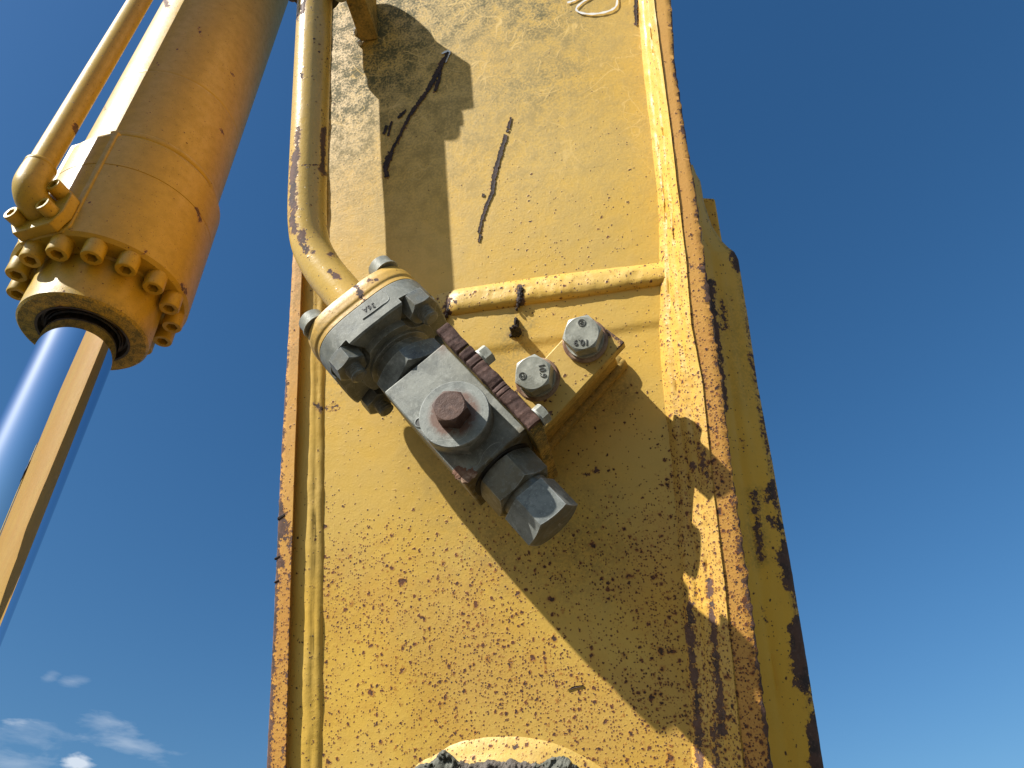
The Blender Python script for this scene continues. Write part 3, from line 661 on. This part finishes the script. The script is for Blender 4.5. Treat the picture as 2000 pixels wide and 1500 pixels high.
# ================================================================== SHUT-OFF VALVE
S0 = A(680, 588, .065); E0 = A(1064, 1006, .090)
zl = unit(E0-S0); LV = np.linalg.norm(E0-S0)
yl = unit(np.array([0, 0, 1.0])-zl*zl[2]); xl = np.cross(yl, zl)
ROLL = R(10); yr = yl*math.cos(ROLL)+xl*math.sin(ROLL); xr = np.cross(yr, zl)
MVp = frame(S0, xr, yr, zl)                           # valve frame in boom-face coordinates
valve = thing('shutoff_valve', 'grey zinc shut-off valve block with rusty hex bolt, bolted flange and hexagonal end plug', 'valve', MP @ MVp)
pxm = LV/594.0                                        # metres per pixel along the axis
def vpart(name, g, mat, parent=None, **k): return build(name, g, mat, parent or valve, None, **k)
def sup(a, b, e, n=96, rot=0):
    out = []
    for i in range(n):
        t_ = 2*math.pi*i/n; c, s = math.cos(t_), math.sin(t_); out.append((a*math.copysign(abs(c)**(2/e), c), b*math.copysign(abs(s)**(2/e), s)))
    return out
z0, z1, z2, z3 = 66*pxm, 112*pxm, 180*pxm, 190*pxm
FA = .0540
g = G(); oc = sup(FA, FA*.93, 3.4); n_ = len(oc)
def ringstack(layers):
    v, f = [], []; n = len(layers[0][0])
    for ring, z in layers: v += [(a, b, z) for a, b in ring]
    for j in range(len(layers)-1): f += [(j*n+i, j*n+(i+1) % n, (j+1)*n+(i+1) % n, (j+1)*n+i) for i in range(n)]
    f.append(tuple(range(n))[::-1]); f.append(tuple(range((len(layers)-1)*n, len(layers)*n))); return v, f
sc_ = lambda k: [(a*k, b*k) for a, b in oc]
g.add(*ringstack([(sc_(.93), z0), (sc_(.975), z0+.0015), (sc_(.985), z0+.004), (sc_(1.0), z0+.0075), (sc_(1.0), z1-.006), (sc_(.985), z1-.004), (sc_(.99), z1)]))
def flw(v):
    px = to_px(np.array([tuple(MVp @ Vector(q)) for q in v]))
    return dict(wear=blobs(px, [(692, 552, 708, 585, 12, .6), (708, 580, 714, 598, 9, .55), (738, 546, 722, 548, 8, .5), (650, 600, 640, 612, 6, .4)]), grime=.25*sm(px[:, 1], 560, 640))
vpart('pipe_flange', g, M_flange, attrs=flw, smooth=50, bevel=.0008, sub=3)
# weld collar of the pipe on the flange
g = G(); g.add(*lathe([(.0185, z0-.012), (.0225, z0-.008), (.0245, z0-.002), (.0265, z0+.001)], 56)); vpart('weld_collar', g, M_flange, smooth=70)
# grey flange: full outline with scallops over the nuts, then a round hub
def gflange(zz0, za, zb_, zz2):
    n = 288; full = sup(FA, FA*.93, 3.4, n); cut = []
    for a, b in full:
        c = np.array([a, b])
        for bx in (-.037, .037):
            for by in (-.034, .034):
                d = np.array([bx, by])
                for _ in range(60):
                    if np.linalg.norm(c-d) < .0178: c = c*.985
        r = max(np.linalg.norm(c), .0300); c = unit(c)*r; cut.append((c[0], c[1]))
    k = lambda o, q: [(x_*q, y_*q) for x_, y_ in o]
    hub = [(.0300*math.cos(2*math.pi*i/n), .0300*math.sin(2*math.pi*i/n)) for i in range(n)]
    cutc = [tuple(np.array(c)*min(1, .0375/np.linalg.norm(c))) for c in cut]
    return ringstack([(k(full, .985), zz0), (full, zz0+.001), (full, za), (cut, za+.0002), (cut, zb_-.0015), (k(cut, .975), zb_), (cutc, zb_+.0002), (k(cutc, .985), zz2)])
ZA = z1+(z2-z1)*.60
g = G(); g.add(*gflange(z1+.0006, ZA, z1+(z2-z1)*.80, z2))
vpart('valve_flange', g, M_zinc, smooth=32, attrs=dict(grime=.25+0*arr(g.v)[:, 0]))
# flange bolts: heads on the pipe side, nuts on the valve side
bp = [(-.037, -.034), (.037, -.034), (-.037, .034), (.037, .034)]
for i, (bx, by) in enumerate(bp):
    e = empty_part('flange_bolt', valve, MT(bx, by, 0))
    g = G(); g.add(*hexhead(.0115, .011, .3*i, 48)); g2 = G(); M_ = MT(0, 0, z0-.0005) @ Matrix.Rotation(math.pi, 4, 'X'); g2.add(*disc_lathe([(.0122, 0), (.0122, .0015)], 40), M=M_); 
    hd = G(); hd.add(*disc_lathe([(.0110, 0), (.0110, .0105), (.0096, .0118)], 40), M=M_); hd.add(g2.v, g2.f); build('bolt_head', hd, M_bolt, e, smooth=35)
    zn = ZA+.0003; nt = G(); nt.add(*hexhead(.0122, .0150, .35+.5*i, 60, both=True), M=MT(0, 0, zn)); build('nut', nt, M_zincd, e, smooth=25, attrs=dict(grime=.55+0*arr(nt.v)[:, 0]))
    sdp = [(.0072, zn+.0140)]
    for k in range(4): sdp += [(.0072, zn+.0150+k*.0022), (.0063, zn+.0161+k*.0022)]
    sdp += [(.0070, zn+.0246), (.0050, zn+.0258)]
    st = G(); st.add(*disc_lathe(sdp, 36)); build('stud', st, M_zincd, e, smooth=30, attrs=dict(grime=.6+0*arr(st.v)[:, 0]))
# neck and hexagon shoulder
g = G(); g.add(*disc_lathe([(.0295, z2-.001), (.0295, z2+.003), (.0250, z2+.0042), (.0250, 216*pxm)], 64)); vpart('neck', g, M_zincd, attrs=dict(grime=.35+0*arr(g.v)[:, 0]))
g = G(); g.add(*hexhead(.0300, (252-212)*pxm, math.pi/6+.0, 60, both=True, cham=.55), M=MT(0, 0, 212*pxm)); vpart('hex_collar', g, M_zincd, smooth=22)
# block
b0, b1 = 259*pxm, 486*pxm; BW, BT = .0305, .0300
g = G(); g.add(*box(-BW, BW, -BT, BT, b0, b1))
def blkw(v):
    x, y, z = v.T; f = np.array([fbm(tuple(q), 55, 3) for q in v])
    w = np.clip(1-np.hypot((x-BW)/.014, (z-b0)/.012), 0, 1)+.9*np.clip(1-np.hypot((x+BW)/.012, (z-b1)/.022), 0, 1)+.55*np.clip(1-np.abs(x+BW)/.006, 0, 1)*(z > b0+.05)+.3*np.clip(1-np.abs(z-b1)/.006, 0, 1)
    gr = .15+.9*(z > b1-.0005)+.55*(y < -BT+.03)*(np.abs(x) > BW-.001)
    return dict(wear=w*(1+f), grime=gr)
blk = vpart('valve_block', g, M_zinc, bevel=.0012, sub=15, attrs=blkw)
YT = BT
zb = (b0+b1)/2+.0115; XD = -.0030
MD = Matrix(((1, 0, 0, XD), (0, 0, 1, YT), (0, -1, 0, zb), (0, 0, 0, 1)))     # local: x right, y = -axis, z = out of the block
g = G(); g.add(*disc_lathe([(.0268, 0), (.0268, .0160), (.0262, .0167)], 96), M=MD)
rr = np.linalg.norm(arr(g.v)[:, [0, 2]]-np.array([0, zb]), axis=1)
dsc = vpart('cover_disc', g, M_zinc, smooth=35, attrs=dict(wear=.5*np.clip(1-np.abs(arr(g.v)[:, 1]-YT)/.004, 0, 1)))
mdl = MD.copy()
gg = G(); n_r, n_a = 10, 64; vv, ff = lathe([(.0120+.0012*i, .01675+.00008*(i < 6)) for i in range(9)], n_a); gg.add(vv, ff, M=MD); 
build('rust_stain', gg, M_zinc, dsc, attrs=dict(wear=[max(0, 2.2-2.3*(i//n_a)/8) for i in range(len(vv))]), smooth=60)
hb = G(); hb.add(*hexhead(.0116, .0140, R(12), 60), M=MD @ MT(0, 0, .0168)); vpart('rusty_bolt', hb, M_rustb, smooth=25, attrs=dict())
# small set hole
pv = Vector(A(808, 798, .10)); 
g = G(); hx, hz = -.0252, zb-.0215; Mh = Matrix(((1, 0, 0, hx), (0, 0, 1, YT), (0, -1, 0, hz), (0, 0, 0, 1)))
g.add(*lathe([(.0046, 0), (.0043, .0008), (.0034, .0009), (.0030, .0002)], 32), M=Mh); vpart('set_hole', g, M_zinc)
g = G(); g.add(*prism([(.0031*math.cos(2*math.pi*i/28), .0031*math.sin(2*math.pi*i/28)) for i in range(28)], .0001, .0004), M=Mh); vpart('set_hole_shade', g, M_mark)  # dark disc painted in for the shade inside the hole
# rust-worn corner of the block
g = G()
for i in range(6):
    g.add(*lump((-BW+.006+random.uniform(-.004, .006), YT-.0006, b1-.006+random.uniform(-.005, .004)), .0045, .0012, .004, 40+i))
vpart('corroded_corner', g, M_washer)
# adapter hexagon, plug neck and end plug
g = G(); g.add(*disc_lathe([(.0270, b1-.001), (.0270, b1+.0012)], 48)); vpart('seal_ring', g, M_black)
h0, h1 = b1+.001, b1+.0265
g = G(); g.add(*hexhead(.0228, h1-h0, R(15), 60, both=True, cham=.5), M=MT(0, 0, h0)); vpart('adapter_nut', g, M_zincd, smooth=22, attrs=dict(grime=.45+.5*(arr(g.v)[:, 2] > h1-.004)+.4*(arr(g.v)[:, 1] < -.004)))  # lower faces browner: dirt plus warm bounce light painted in
g = G(); g.add(*disc_lathe([(.0195, h1-.001), (.0195, h1+.0075)], 48)); vpart('plug_neck', g, M_zincd, attrs=dict(grime=.8+0*arr(g.v)[:, 0]))
p0 = h1+.0055; p1 = p0+.0285
g = G(); g.add(*hexhead(.0208, p1-p0, R(-8), 60, both=False, cham=.35), M=MT(0, 0, p0)); zz = arr(g.v)[:, 2]
vpart('end_plug', g, M_zincd, smooth=22, attrs=dict(grime=.75*(zz > p1-.0002)))
# stamp on the flange rim: figure and raised corner line
Ms = Matrix(((-1, 0, 0, .004), (0, 0, 1, FA*.93+.0002), (0, 1, 0, z1+.0085), (0, 0, 0, 1)))
text_mesh('36A', .0068, .00025, M_mark, 'stamped_marking', valve, Ms @ Matrix.Rotation(R(-12), 4, 'Z'))
g = G(); zc = FA*.93
lp = [(.0215, z1+.0035), (.0225, z1+.009), (.020, z1+.0145), (.012, z1+.0148), (.002, z1+.0146), (-.006, z1+.0140)]
spn = spline([(a, zc*(1-.5*abs(a/FA)**3.4)+.0004, b) for a, b in lp], 6); g.add(*tube([tuple(p) for p in spn], .00038, 8)); vpart('raised_line', g, M_zinc)

# ================================================================== MOUNTING BRACKET
HB = .056
bk0 = A(1120, 720, 0)
brk = thing('mounting_bracket', 'yellow bracket with two grey hex bolts and a rusty upright plate beside the valve', 'bracket', MP @ Matrix.Translation(bk0))
KI = Matrix.Translation(-Vector(bk0))
def kpart(name, g, mat, parent=None, **k): return build(name, g, mat, parent or brk, KI, **k)
c1, c2, c3 = A(1145, 612, HB), A(1220, 668, HB), A(1078, 822, HB); c3 = c3+unit(c3-c2)*.024; c4 = c1+(c3-c2)
TB = .0130
g = G(); g.add(*prism([tuple(c[:2]) for c in (c1, c2, c3, c4)], HB-TB, HB)); va = arr(g.v)
# denser plate so its wear can follow the edges
ex = unit(c1-c2); ey = unit(c3-c2)
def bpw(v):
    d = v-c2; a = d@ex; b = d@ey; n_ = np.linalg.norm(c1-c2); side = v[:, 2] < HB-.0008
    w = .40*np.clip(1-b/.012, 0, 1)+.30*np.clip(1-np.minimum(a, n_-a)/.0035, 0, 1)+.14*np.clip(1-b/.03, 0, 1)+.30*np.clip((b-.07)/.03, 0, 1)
    return dict(wear=np.where(side, .12, w), rust=np.where(side, .2, .25+.6*np.clip(1-b/.03, 0, 1)), grime=np.where(side, .45, .05))  # sides get more film: dirt plus their shade put into the colour
kpart('base_plate', g, M_brkt, bevel=.0010, sub=13, attrs=bpw)                    # along the short and long edge
q = lambda a, b: tuple((c2+ex*a+ey*b)[:2])
SL = np.linalg.norm(c1-c2); LL = np.linalg.norm(c3-c2)
g = G(); g.add(*prism([q(.004, .010), q(.004, LL-.004), q(SL-.004, LL-.004), q(SL-.004, .010)], -.001, HB-TB)); kpart('boss', g, M_brkd, bevel=.001)
# fillet weld around the boss foot
ring = [(.000, .004), (.000, LL), ]
sp = [np.array(list(q(.003, LL))+[.003]), np.array(list(q(.0025, LL*.5))+[.0035]), np.array(list(q(.003, .012))+[.0035]), np.array(list(q(.006, .0085))+[.0035]), np.array(list(q(SL*.5, .009))+[.003])]
sp = spline(sp, 24); g = G(); g.add(*tube([tuple(p) for p in sp], [.0055+.0010*fbm(tuple(p), 90, 3) for p in sp], 18)); kpart('weld_bead', g, M_brkd, smooth=70)
def hexbolt(cx_, cy_, rot, txtrot, logoa, hb=HB, M0=None):
    top = A(cx_, cy_, hb+.0220); e = empty_part('hex_bolt', brk, KI @ MT(top[0], top[1], hb))
    w_ = G(); w_.add(*disc_lathe([(.0186, 0), (.0190, .0022), (.0176, .0036)], 64)); build('washer', w_, M_washer, e)
    w2 = G(); w2.add(*disc_lathe([(.0158, .0033), (.0158, .0066)], 64)); build('washer', w2, M_bolt, e)
    h_ = G(); h_.add(*disc_lathe([(.0140, .006), (.0140, .0078)], 64)); h_.add(*hexhead(.0140, .0145, rot, 72, cham=.55), M=MT(0, 0, .0076)); build('head', h_, M_bolt, e, smooth=22)
    zt = .0076+.0145
    text_mesh('10.9', .0072, .0004, M_mark, 'stamped_marking', e, MT(0, 0, zt+.0002) @ Matrix.Rotation(txtrot, 4, 'Z') @ MT(0, .0080, 0))
    lg = G(); la = logoa; lc = (.0085*math.cos(la), .0085*math.sin(la), zt)
    lg.add(*lathe([(.0031, -.0001), (.0031, .0005), (.0025, .0005), (.0025, -.0001)], 28), M=MT(*lc)); 
    lg.add(*tube([(-.0012, -.0012, .0003), (-.0008, .0014, .0003), (.0010, -.0010, .0003), (.0014, .0012, .0003)], .0004, 6), M=MT(*lc) @ Matrix.Rotation(la, 4, 'Z')); build('maker_emblem', lg, M_mark, e)
    return e
hexbolt(1136, 650, R(8), R(174), R(85))
hexbolt(1040, 728, R(22), R(-84), R(192), hb=HB-.002)
# upright plate alongside the valve: rusted top edge, yellow tail
def VL(x_, y_, z_): return MVp @ Vector((x_, y_, z_))
def inv_v(p): return MVp.inverted() @ Vector(p)
HU = .1225
ta = inv_v(A(866, 641, HU)); tb = inv_v(A(1052, 815, HU))
X0, X1 = .0300, .0402
tail = inv_v(A(1082, 908, .030)); tbot = inv_v(A(1096, 922, .001))
prof = [(ta.z, ta.y), (tb.z, tb.y), (tb.z+.004, tb.y-.006), (tail.z, tail.y), (tbot.z, tbot.y), (ta.z+.02, -.075), (ta.z, -.02)]
def upl(x0, x1, prof):
    v = [tuple(VL(x0, y_, z_)) for z_, y_ in prof]+[tuple(VL(x1, y_, z_)) for z_, y_ in prof]; n = len(prof)
    return v, [tuple(range(n)), tuple(range(n, 2*n))[::-1]]+[(i, (i+1) % n, n+(i+1) % n, n+i) for i in range(n)]
g = G(); g.add(*upl(X0, X1, [prof[i] for i in (1, 2, 3, 4, 5, 6, 0)])); kpart('upright_plate', g, M_brkd, bevel=.0008, sub=7, attrs=lambda v: dict(grime=.55+.5*np.array([fbm(tuple(q), 60, 3) for q in v]), wear=.16+.25*np.array([fbm(tuple(q), 40, 3) for q in v])))
# rust-eaten cutting edge along the top: a subdivided cap with torn notches
n_ = 150; cols = []
for (xx, dy) in ((X0-.0010, -.004), (X0-.0010, .0006), (X0-.0002, .0016), ((X0+X1)/2, .0020), (X1-.0008, .0016), (X1+.0006, .0004), (X1+.0006, -.004)):
    c = []
    for i in range(n_):
        s = i/(n_-1); z_ = ta.z-.001+(tb.z-ta.z+.003)*s; y_ = ta.y+(tb.y-ta.y)*s
        nk = 0
        for (c0, w_, d_k) in ((.245, .012, .0030), (.33, .018, .0012), (.40, .006, .0016), (.62, .010, .0010), (.66, .005, .0012), (.70, .005, .0010)):
            nk += d_k*max(0, 1-abs(s+.25*(xx-X0)-c0)/w_)
        j = .0010*fbm((z_, xx, 2), 120, 4); c.append(tuple(VL(xx+.0006*fbm((z_, dy, 7), 90, 3), y_+dy+(j-nk if dy > 0 else 0), z_)))
    cols.append(c)
v, f = loft(cols); m_ = len(cols); f.append(tuple(j*n_ for j in range(m_))); f.append(tuple(j*n_+n_-1 for j in range(m_))[::-1])
g = G(); g.add(v, f); kpart('rusted_edge', g, M_rust, smooth=45)
# clamp screws poking out beside the plate
for s_, dy, L_ in ((.37, -.0035, .0085), (.985, -.0035, .0075)):
    zc_ = ta.z+(tb.z-ta.z)*s_; yc_ = ta.y+(tb.y-ta.y)*s_+dy
    Mx = MVp @ Matrix(((0, 0, 1, X1), (0, 1, 0, yc_), (-1, 0, 0, zc_), (0, 0, 0, 1)))
    g = G(); g.add(*hexhead(.0068, L_, .2, 36), M=Mx); g.add(*disc_lathe([(.0078, 0), (.0078, .0015)], 32), M=Mx); kpart('clamp_screw', g, M_bolt if s_ < 1.1 else M_zincd, smooth=25)
# heel where the upright plate meets the base
hp = A(1062, 812, HB-.004); g = G(); g.add(*lump(hp, .010, .008, .006, 60)); kpart('weld_bead', g, M_washer)

# ================================================================== PIPE CLAMP at the top
pc = A(735, 78, 0)
clamp = thing('pipe_clamp', 'black pipe clamp with bolts on a small yellow tab at the top of the pipe', 'pipe clamp', MP @ Matrix.Translation(pc))
CI = Matrix.Translation(-Vector(pc))
def cpart(name, g, mat, parent=None, **k): return build(name, g, mat, parent or clamp, CI, **k)
a0, a1 = A(704, 82, .002), A(738, 76, .002)
b0_, b1_ = A(664, -30, .060), A(700, -40, .060)
up_ = np.array([0.0, .055, 0])
g = G(); vv = [a0, a1, b1_, b0_]; vv = [tuple(p) for p in vv]+[tuple(np.array(p)+up_+np.array([-.002, 0, 0])) for p in vv]
g.add(vv, [(0, 1, 2, 3), (7, 6, 5, 4), (0, 4, 5, 1), (1, 5, 6, 2), (2, 6, 7, 3), (3, 7, 4, 0)]); cpart('tab', g, M_brkd, bevel=.001, attrs=dict(grime=[.2]*8))
# grey lump of old sealant at its foot
g = G(); g.add(*lump(A(703, 84, .002), .0028, .003, .003, 71)); g.add(*lump(A(694, 62, .001), .002, .005, .003, 72)); cpart('sealant', g, M_worn)
pa = np.array(pq[np.argmin(np.abs(to_px(pq)[:, 1]+34))]); ta_ = unit(pq[60]-pq[20])
nz = np.array([0, 0, 1.0]); cxv = unit(np.cross(ta_, nz)); czv = np.cross(cxv, ta_)
MCf = frame(pa, cxv, -czv if False else czv, unit(np.cross(cxv, czv)))
ax = unit(np.cross(cxv, czv))
g = G(); g.add(*disc_lathe([(.0262, -.016), (.0272, -.014), (.0272, .014), (.0262, .016)], 64), M=MCf); cpart('clamp_half', g, M_black)
g = G(); g.add(*box(-.038, .036, -.010, .004, -.012, .012), M=MCf); cpart('clamp_strap', g, M_black, bevel=.006, bseg=4)
for sx_ in (-.036, .034):
    for dz in (-.0,):
        for sg in (1, -1):
            Mb = MCf @ MT(sx_, 0, 0) @ Matrix.Rotation(0 if sg > 0 else math.pi, 4, 'X')
g = G(); Mb = MCf @ MT(-.038, .000, 0) @ Matrix.Rotation(-math.pi/2, 4, 'X')
g.add(*hexhead(.0085, .009, .2, 36), M=Mb @ MT(0, 0, .004)); cpart('clamp_bolt', g, M_zinc, smooth=25)
s_ax = 1 if (MCf.to_3x3() @ Vector((0, 0, 1))).y < 0 else -1
g = G(); g.add(*disc_lathe([(.0095, 0), (.0095, .010*s_ax), (.007, .014*s_ax)], 32), M=MCf @ MT(-.032, .004, .020*s_ax)); cpart('clamp_bolt', g, M_bolt)
g = G(); g.add(*disc_lathe([(.0080, 0), (.0080, .016*s_ax), (.006, .018*s_ax)], 32), M=MCf @ MT(.030, .022, .010*s_ax)); cpart('clamp_bolt', g, M_black)
g = G(); g.add(*box(.020, .036, -.01, .026, -.012, .012), M=MCf); cpart('clamp_lug', g, M_black, bevel=.0075, bseg=5)

# ================================================================== HYDRAULIC CYLINDER (plumb; camera-space frame)
ca = unit(np.array([(960-1000)/F, (750+1150)/F, -1.0]))
CD = 1.20
C0 = ray(163, 655)*CD
cz = ca; view = unit(-C0); cyv = unit(view-(view@cz)*cz); cxx = np.cross(cyv, cz)
MCYc = frame(C0, cxx, cyv, cz)
cyl = thing('hydraulic_cylinder', 'orange yellow hydraulic cylinder with chrome rod hanging left of the boom', 'hydraulic cylinder', MC @ MCYc)
def s_of(x_, y_):                                     # distance along the cylinder axis seen at a pixel
    d = unit(ray(x_, y_)); w0 = -C0; b = d@cz; dd = d@w0; e = cz@w0; return float((e-b*dd)/(b*b-1))*-1 if False else float((b*dd-e)/(b*b-1))
def axis_depth(s): return -(C0+cz*s)[2]
def r_of(x_, y_, half): return half*axis_depth(s_of(x_, y_))/F
def ypart(name, g, mat, parent=None, **k): return build(name, g, mat, parent or cyl, None, **k)
def dense(prof, step):
    out = [prof[0]]
    for (r0, z0_), (r1, z1_) in zip(prof[:-1], prof[1:]):
        k = max(1, int(math.hypot(r1-r0, z1_-z0_)/step))
        out += [(r0+(r1-r0)*i/k, z0_+(z1_-z0_)*i/k) for i in range(1, k+1)]
    return out
CHIPS = [(147, 245, 151, 262, 7, .72), (202, 205, 206, 214, 4, .5), (322, 0, 328, 12, 7, .62), (384, 408, 392, 432, 5, .62), (346, 94, 349, 99, 3, .6), (388, 52, 392, 70, 3, .56), (452, 142, 458, 150, 3, .58), (112, 600, 130, 602, 7, .52), (356, 556, 362, 572, 8, .55), (168, 388, 178, 400, 4, .5), (282, 488, 284, 494, 4, .6), (205, 500, 232, 508, 3, .5), (305, 122, 312, 130, 3, .5), (430, 250, 436, 262, 3, .52), (20, 445, 50, 448, 3, .45), (135, 425, 142, 450, 5, .5)]
def chips(v, extra=None):
    C = np.array([tuple(MCYc @ Vector(q)) for q in v]); px = np.stack([1000-F*C[:, 0]/C[:, 2], 750+F*C[:, 1]/C[:, 2]], 1)
    d = dict(wear=blobs(px, CHIPS)); d.update(extra or {}); return d
print('S', {k: round(s_of(*k), 3) for k in ((163, 655), (195, 560), (205, 500), (270, 400), (300, 350), (350, 240), (440, 0), (30, 1100))})
RR, RC, RG, RB = r_of(140, 700, 67), r_of(163, 655, 117), r_of(215, 500, 152), r_of(350, 200, 113)
print('RADII', RR, RC, RG, RB)
sC = s_of(190, 572); sJ = s_of(252, 440); sG = s_of(282, 378)
g = G(); g.add(*lathe([(RR, -1.3), (RR, -.6), (RR, .05)], 128)); ypart('chrome_rod', g, M_chrome, smooth=80)
g = G(); g.add(*lathe([(RR+.001, .03), (RR+.001, .006), (RR+.004, .004), (RR+.006, .010), (RR+.010, .010), (RR+.012, -.0008), (RR+.016, -.0010)], 96)); ypart('wiper_seal', g, M_seal, smooth=35)
g = G(); g.add(*lathe(dense([(RR+.015, .02), (RR+.015, .0), (RC-.004, 0), (RC, .004), (RC, sC-.004), (RC+.005, sC+.001)], .004), 160)); va = arr(g.v); rr = np.hypot(va[:, 0], va[:, 1])
ypart('gland_collar', g, M_cyl, smooth=35, attrs=chips(va, dict(grime=np.where((rr < RC-.001) & (va[:, 2] < .003), .9, .55*np.clip(1-va[:, 2]/.02, 0, 1)))))
g = G(); g.add(*lathe(dense([(RC-.002, sC), (RG-.006, sC), (RG, sC+.006), (RG, sJ-.0012), (RG-.0016, sJ), (RG, sJ+.0012), (RG, sG-.014), (RG-.010, sG+.002), (RB-.001, sG+.004)], .004), 160)); ypart('gland_head', g, M_cyl, smooth=30, attrs=chips(g.v))
sW = s_of(322, 300)
g = G(); g.add(*lathe(dense([(RB, sG-.01), (RB, s_of(345, 250)), (RB-.0008, s_of(345, 250)+.0015), (RB, s_of(345, 250)+.003), (RB, 1.15)], .005)+[(RB, 2.6)], 160)); ypart('barrel', g, M_cyl, smooth=60, attrs=chips(g.v))
g = G(); pr = []
for i in range(9): a = math.pi*i/8; pr.append((RB-.002+.0052*math.sin(a), sG+.012-.009*math.cos(a)))
v, f = lathe(pr, 160); v = [(a*(1+.006*fbm((a, b, c), 40, 2)), b*(1+.006*fbm((a, b, c), 40, 2)), c+.001*fbm((a, b, c), 30, 2)) for a, b, c in v]
g.add(v, f); ypart('weld_bead', g, M_cyl, smooth=70)
# gland bolts
NB = 15; rb = (RC+RG)/2+.001; bolts = []
PHI = R(36)                                          # port direction: angle from local +x
bm0 = G(); bm0.add(*sockethead(.0168, .030), M=MT(0, 0, 0))
proto = None
for k in range(NB):
    a = 2*math.pi*k/NB+R(2)
    d = abs((a-PHI+math.pi) % (2*math.pi)-math.pi)
    M_ = MT(rb*math.cos(a), rb*math.sin(a), sC+.001) @ Matrix.Rotation(math.pi, 4, 'X') @ Matrix.Rotation(k*1.1, 4, 'Z')
    if proto is None: proto = ypart('gland_bolt', bm0, M_cyl, smooth=30); proto.matrix_local = M_
    else:
        c = proto.copy(); COL.objects.link(c); c.parent = cyl; c.matrix_local = M_
# port block: a flat-faced boss on the gland, local frame with z out of the boss face
pd = np.array([math.cos(PHI), math.sin(PHI), 0]); pt = np.array([-pd[1], pd[0], 0]); RP = RG-.006
MPt = frame(pd*RP, pt, np.array([0, 0, 1.0]), pd)      # x across, y up the cylinder, z outwards
sP0, sP1 = sC+.002, sG-.004
hw = .052
g = G(); g.add(*prism([(-hw, sP0+.012), (-hw+.01, sP0), (hw-.01, sP0), (hw, sP0+.012), (hw, sP1), (-hw, sP1)], -.08, 0), M=MPt); ypart('port_boss', g, M_cyl, bevel=.002)
pyc = sP0+.046
MPf = MPt @ MT(0, pyc, 0)
g = G(); g.add(*prism([(-.052, -.020), (-.036, -.046), (.036, -.046), (.052, -.020), (.052, .020), (.036, .040), (-.036, .040), (-.052, .020)], .0008, .020), M=MPf); ypart('port_flange', g, M_cyl, bevel=.002)
for (qx, qy) in ((-.031, -.020), (.031, -.020), (-.031, .026), (.031, .026)):
    g = G(); g.add(*sockethead(.0128, .021), M=MPf @ MT(qx, qy, .020)); ypart('port_bolt', g, M_cyl, smooth=30)
# elbow and feed pipe
rp = .0198
el = [(0, 0, .014), (0, .000, .030), (0, .006, .042), (0, .020, .051), (0, .040, .053), (0, .062, .053)]
el = spline(el, 8); g = G(); g.add(*tube([tuple(p) for p in el], [.0262-.003*i/len(el) for i in range(len(el))], 40), M=MPf); ypart('port_elbow', g, M_cyl, smooth=60)
g = G(); g.add(*disc_lathe([(.0208, 0), (.0238, .003), (.0238, .009), (.0208, .012)], 48), M=MPf @ MT(0, .060, .053) @ Matrix.Rotation(-math.pi/2, 4, 'X')); ypart('weld_bead', g, M_cyl, smooth=60)
g = G(); g.add(*tube([tuple(MPf @ Vector((0, .055+.006*i, .053))) for i in range(400)], rp, 56)); ypart('feed_pipe', g, M_cyl, smooth=60, attrs=chips(g.v))
# cast marks under the port flange
Mst = MPt @ MT(.010, sP0-.0004, -.020) @ Matrix.Rotation(R(90), 4, 'X')
g = G()
for (x0, x1) in ((-.030, .004), (.008, .022)):
    for (xa, xb, ya, yb) in ((x0, x1, -.0065, -.0055), (x0, x1, .0055, .0065), (x0, x0+.001, -.0055, .0055), (x1-.001, x1, -.0055, .0055)): g.add(*box(xa, xb, ya, yb, 0, .0006), M=Mst)
ypart('cast_marking', g, M_stamp)
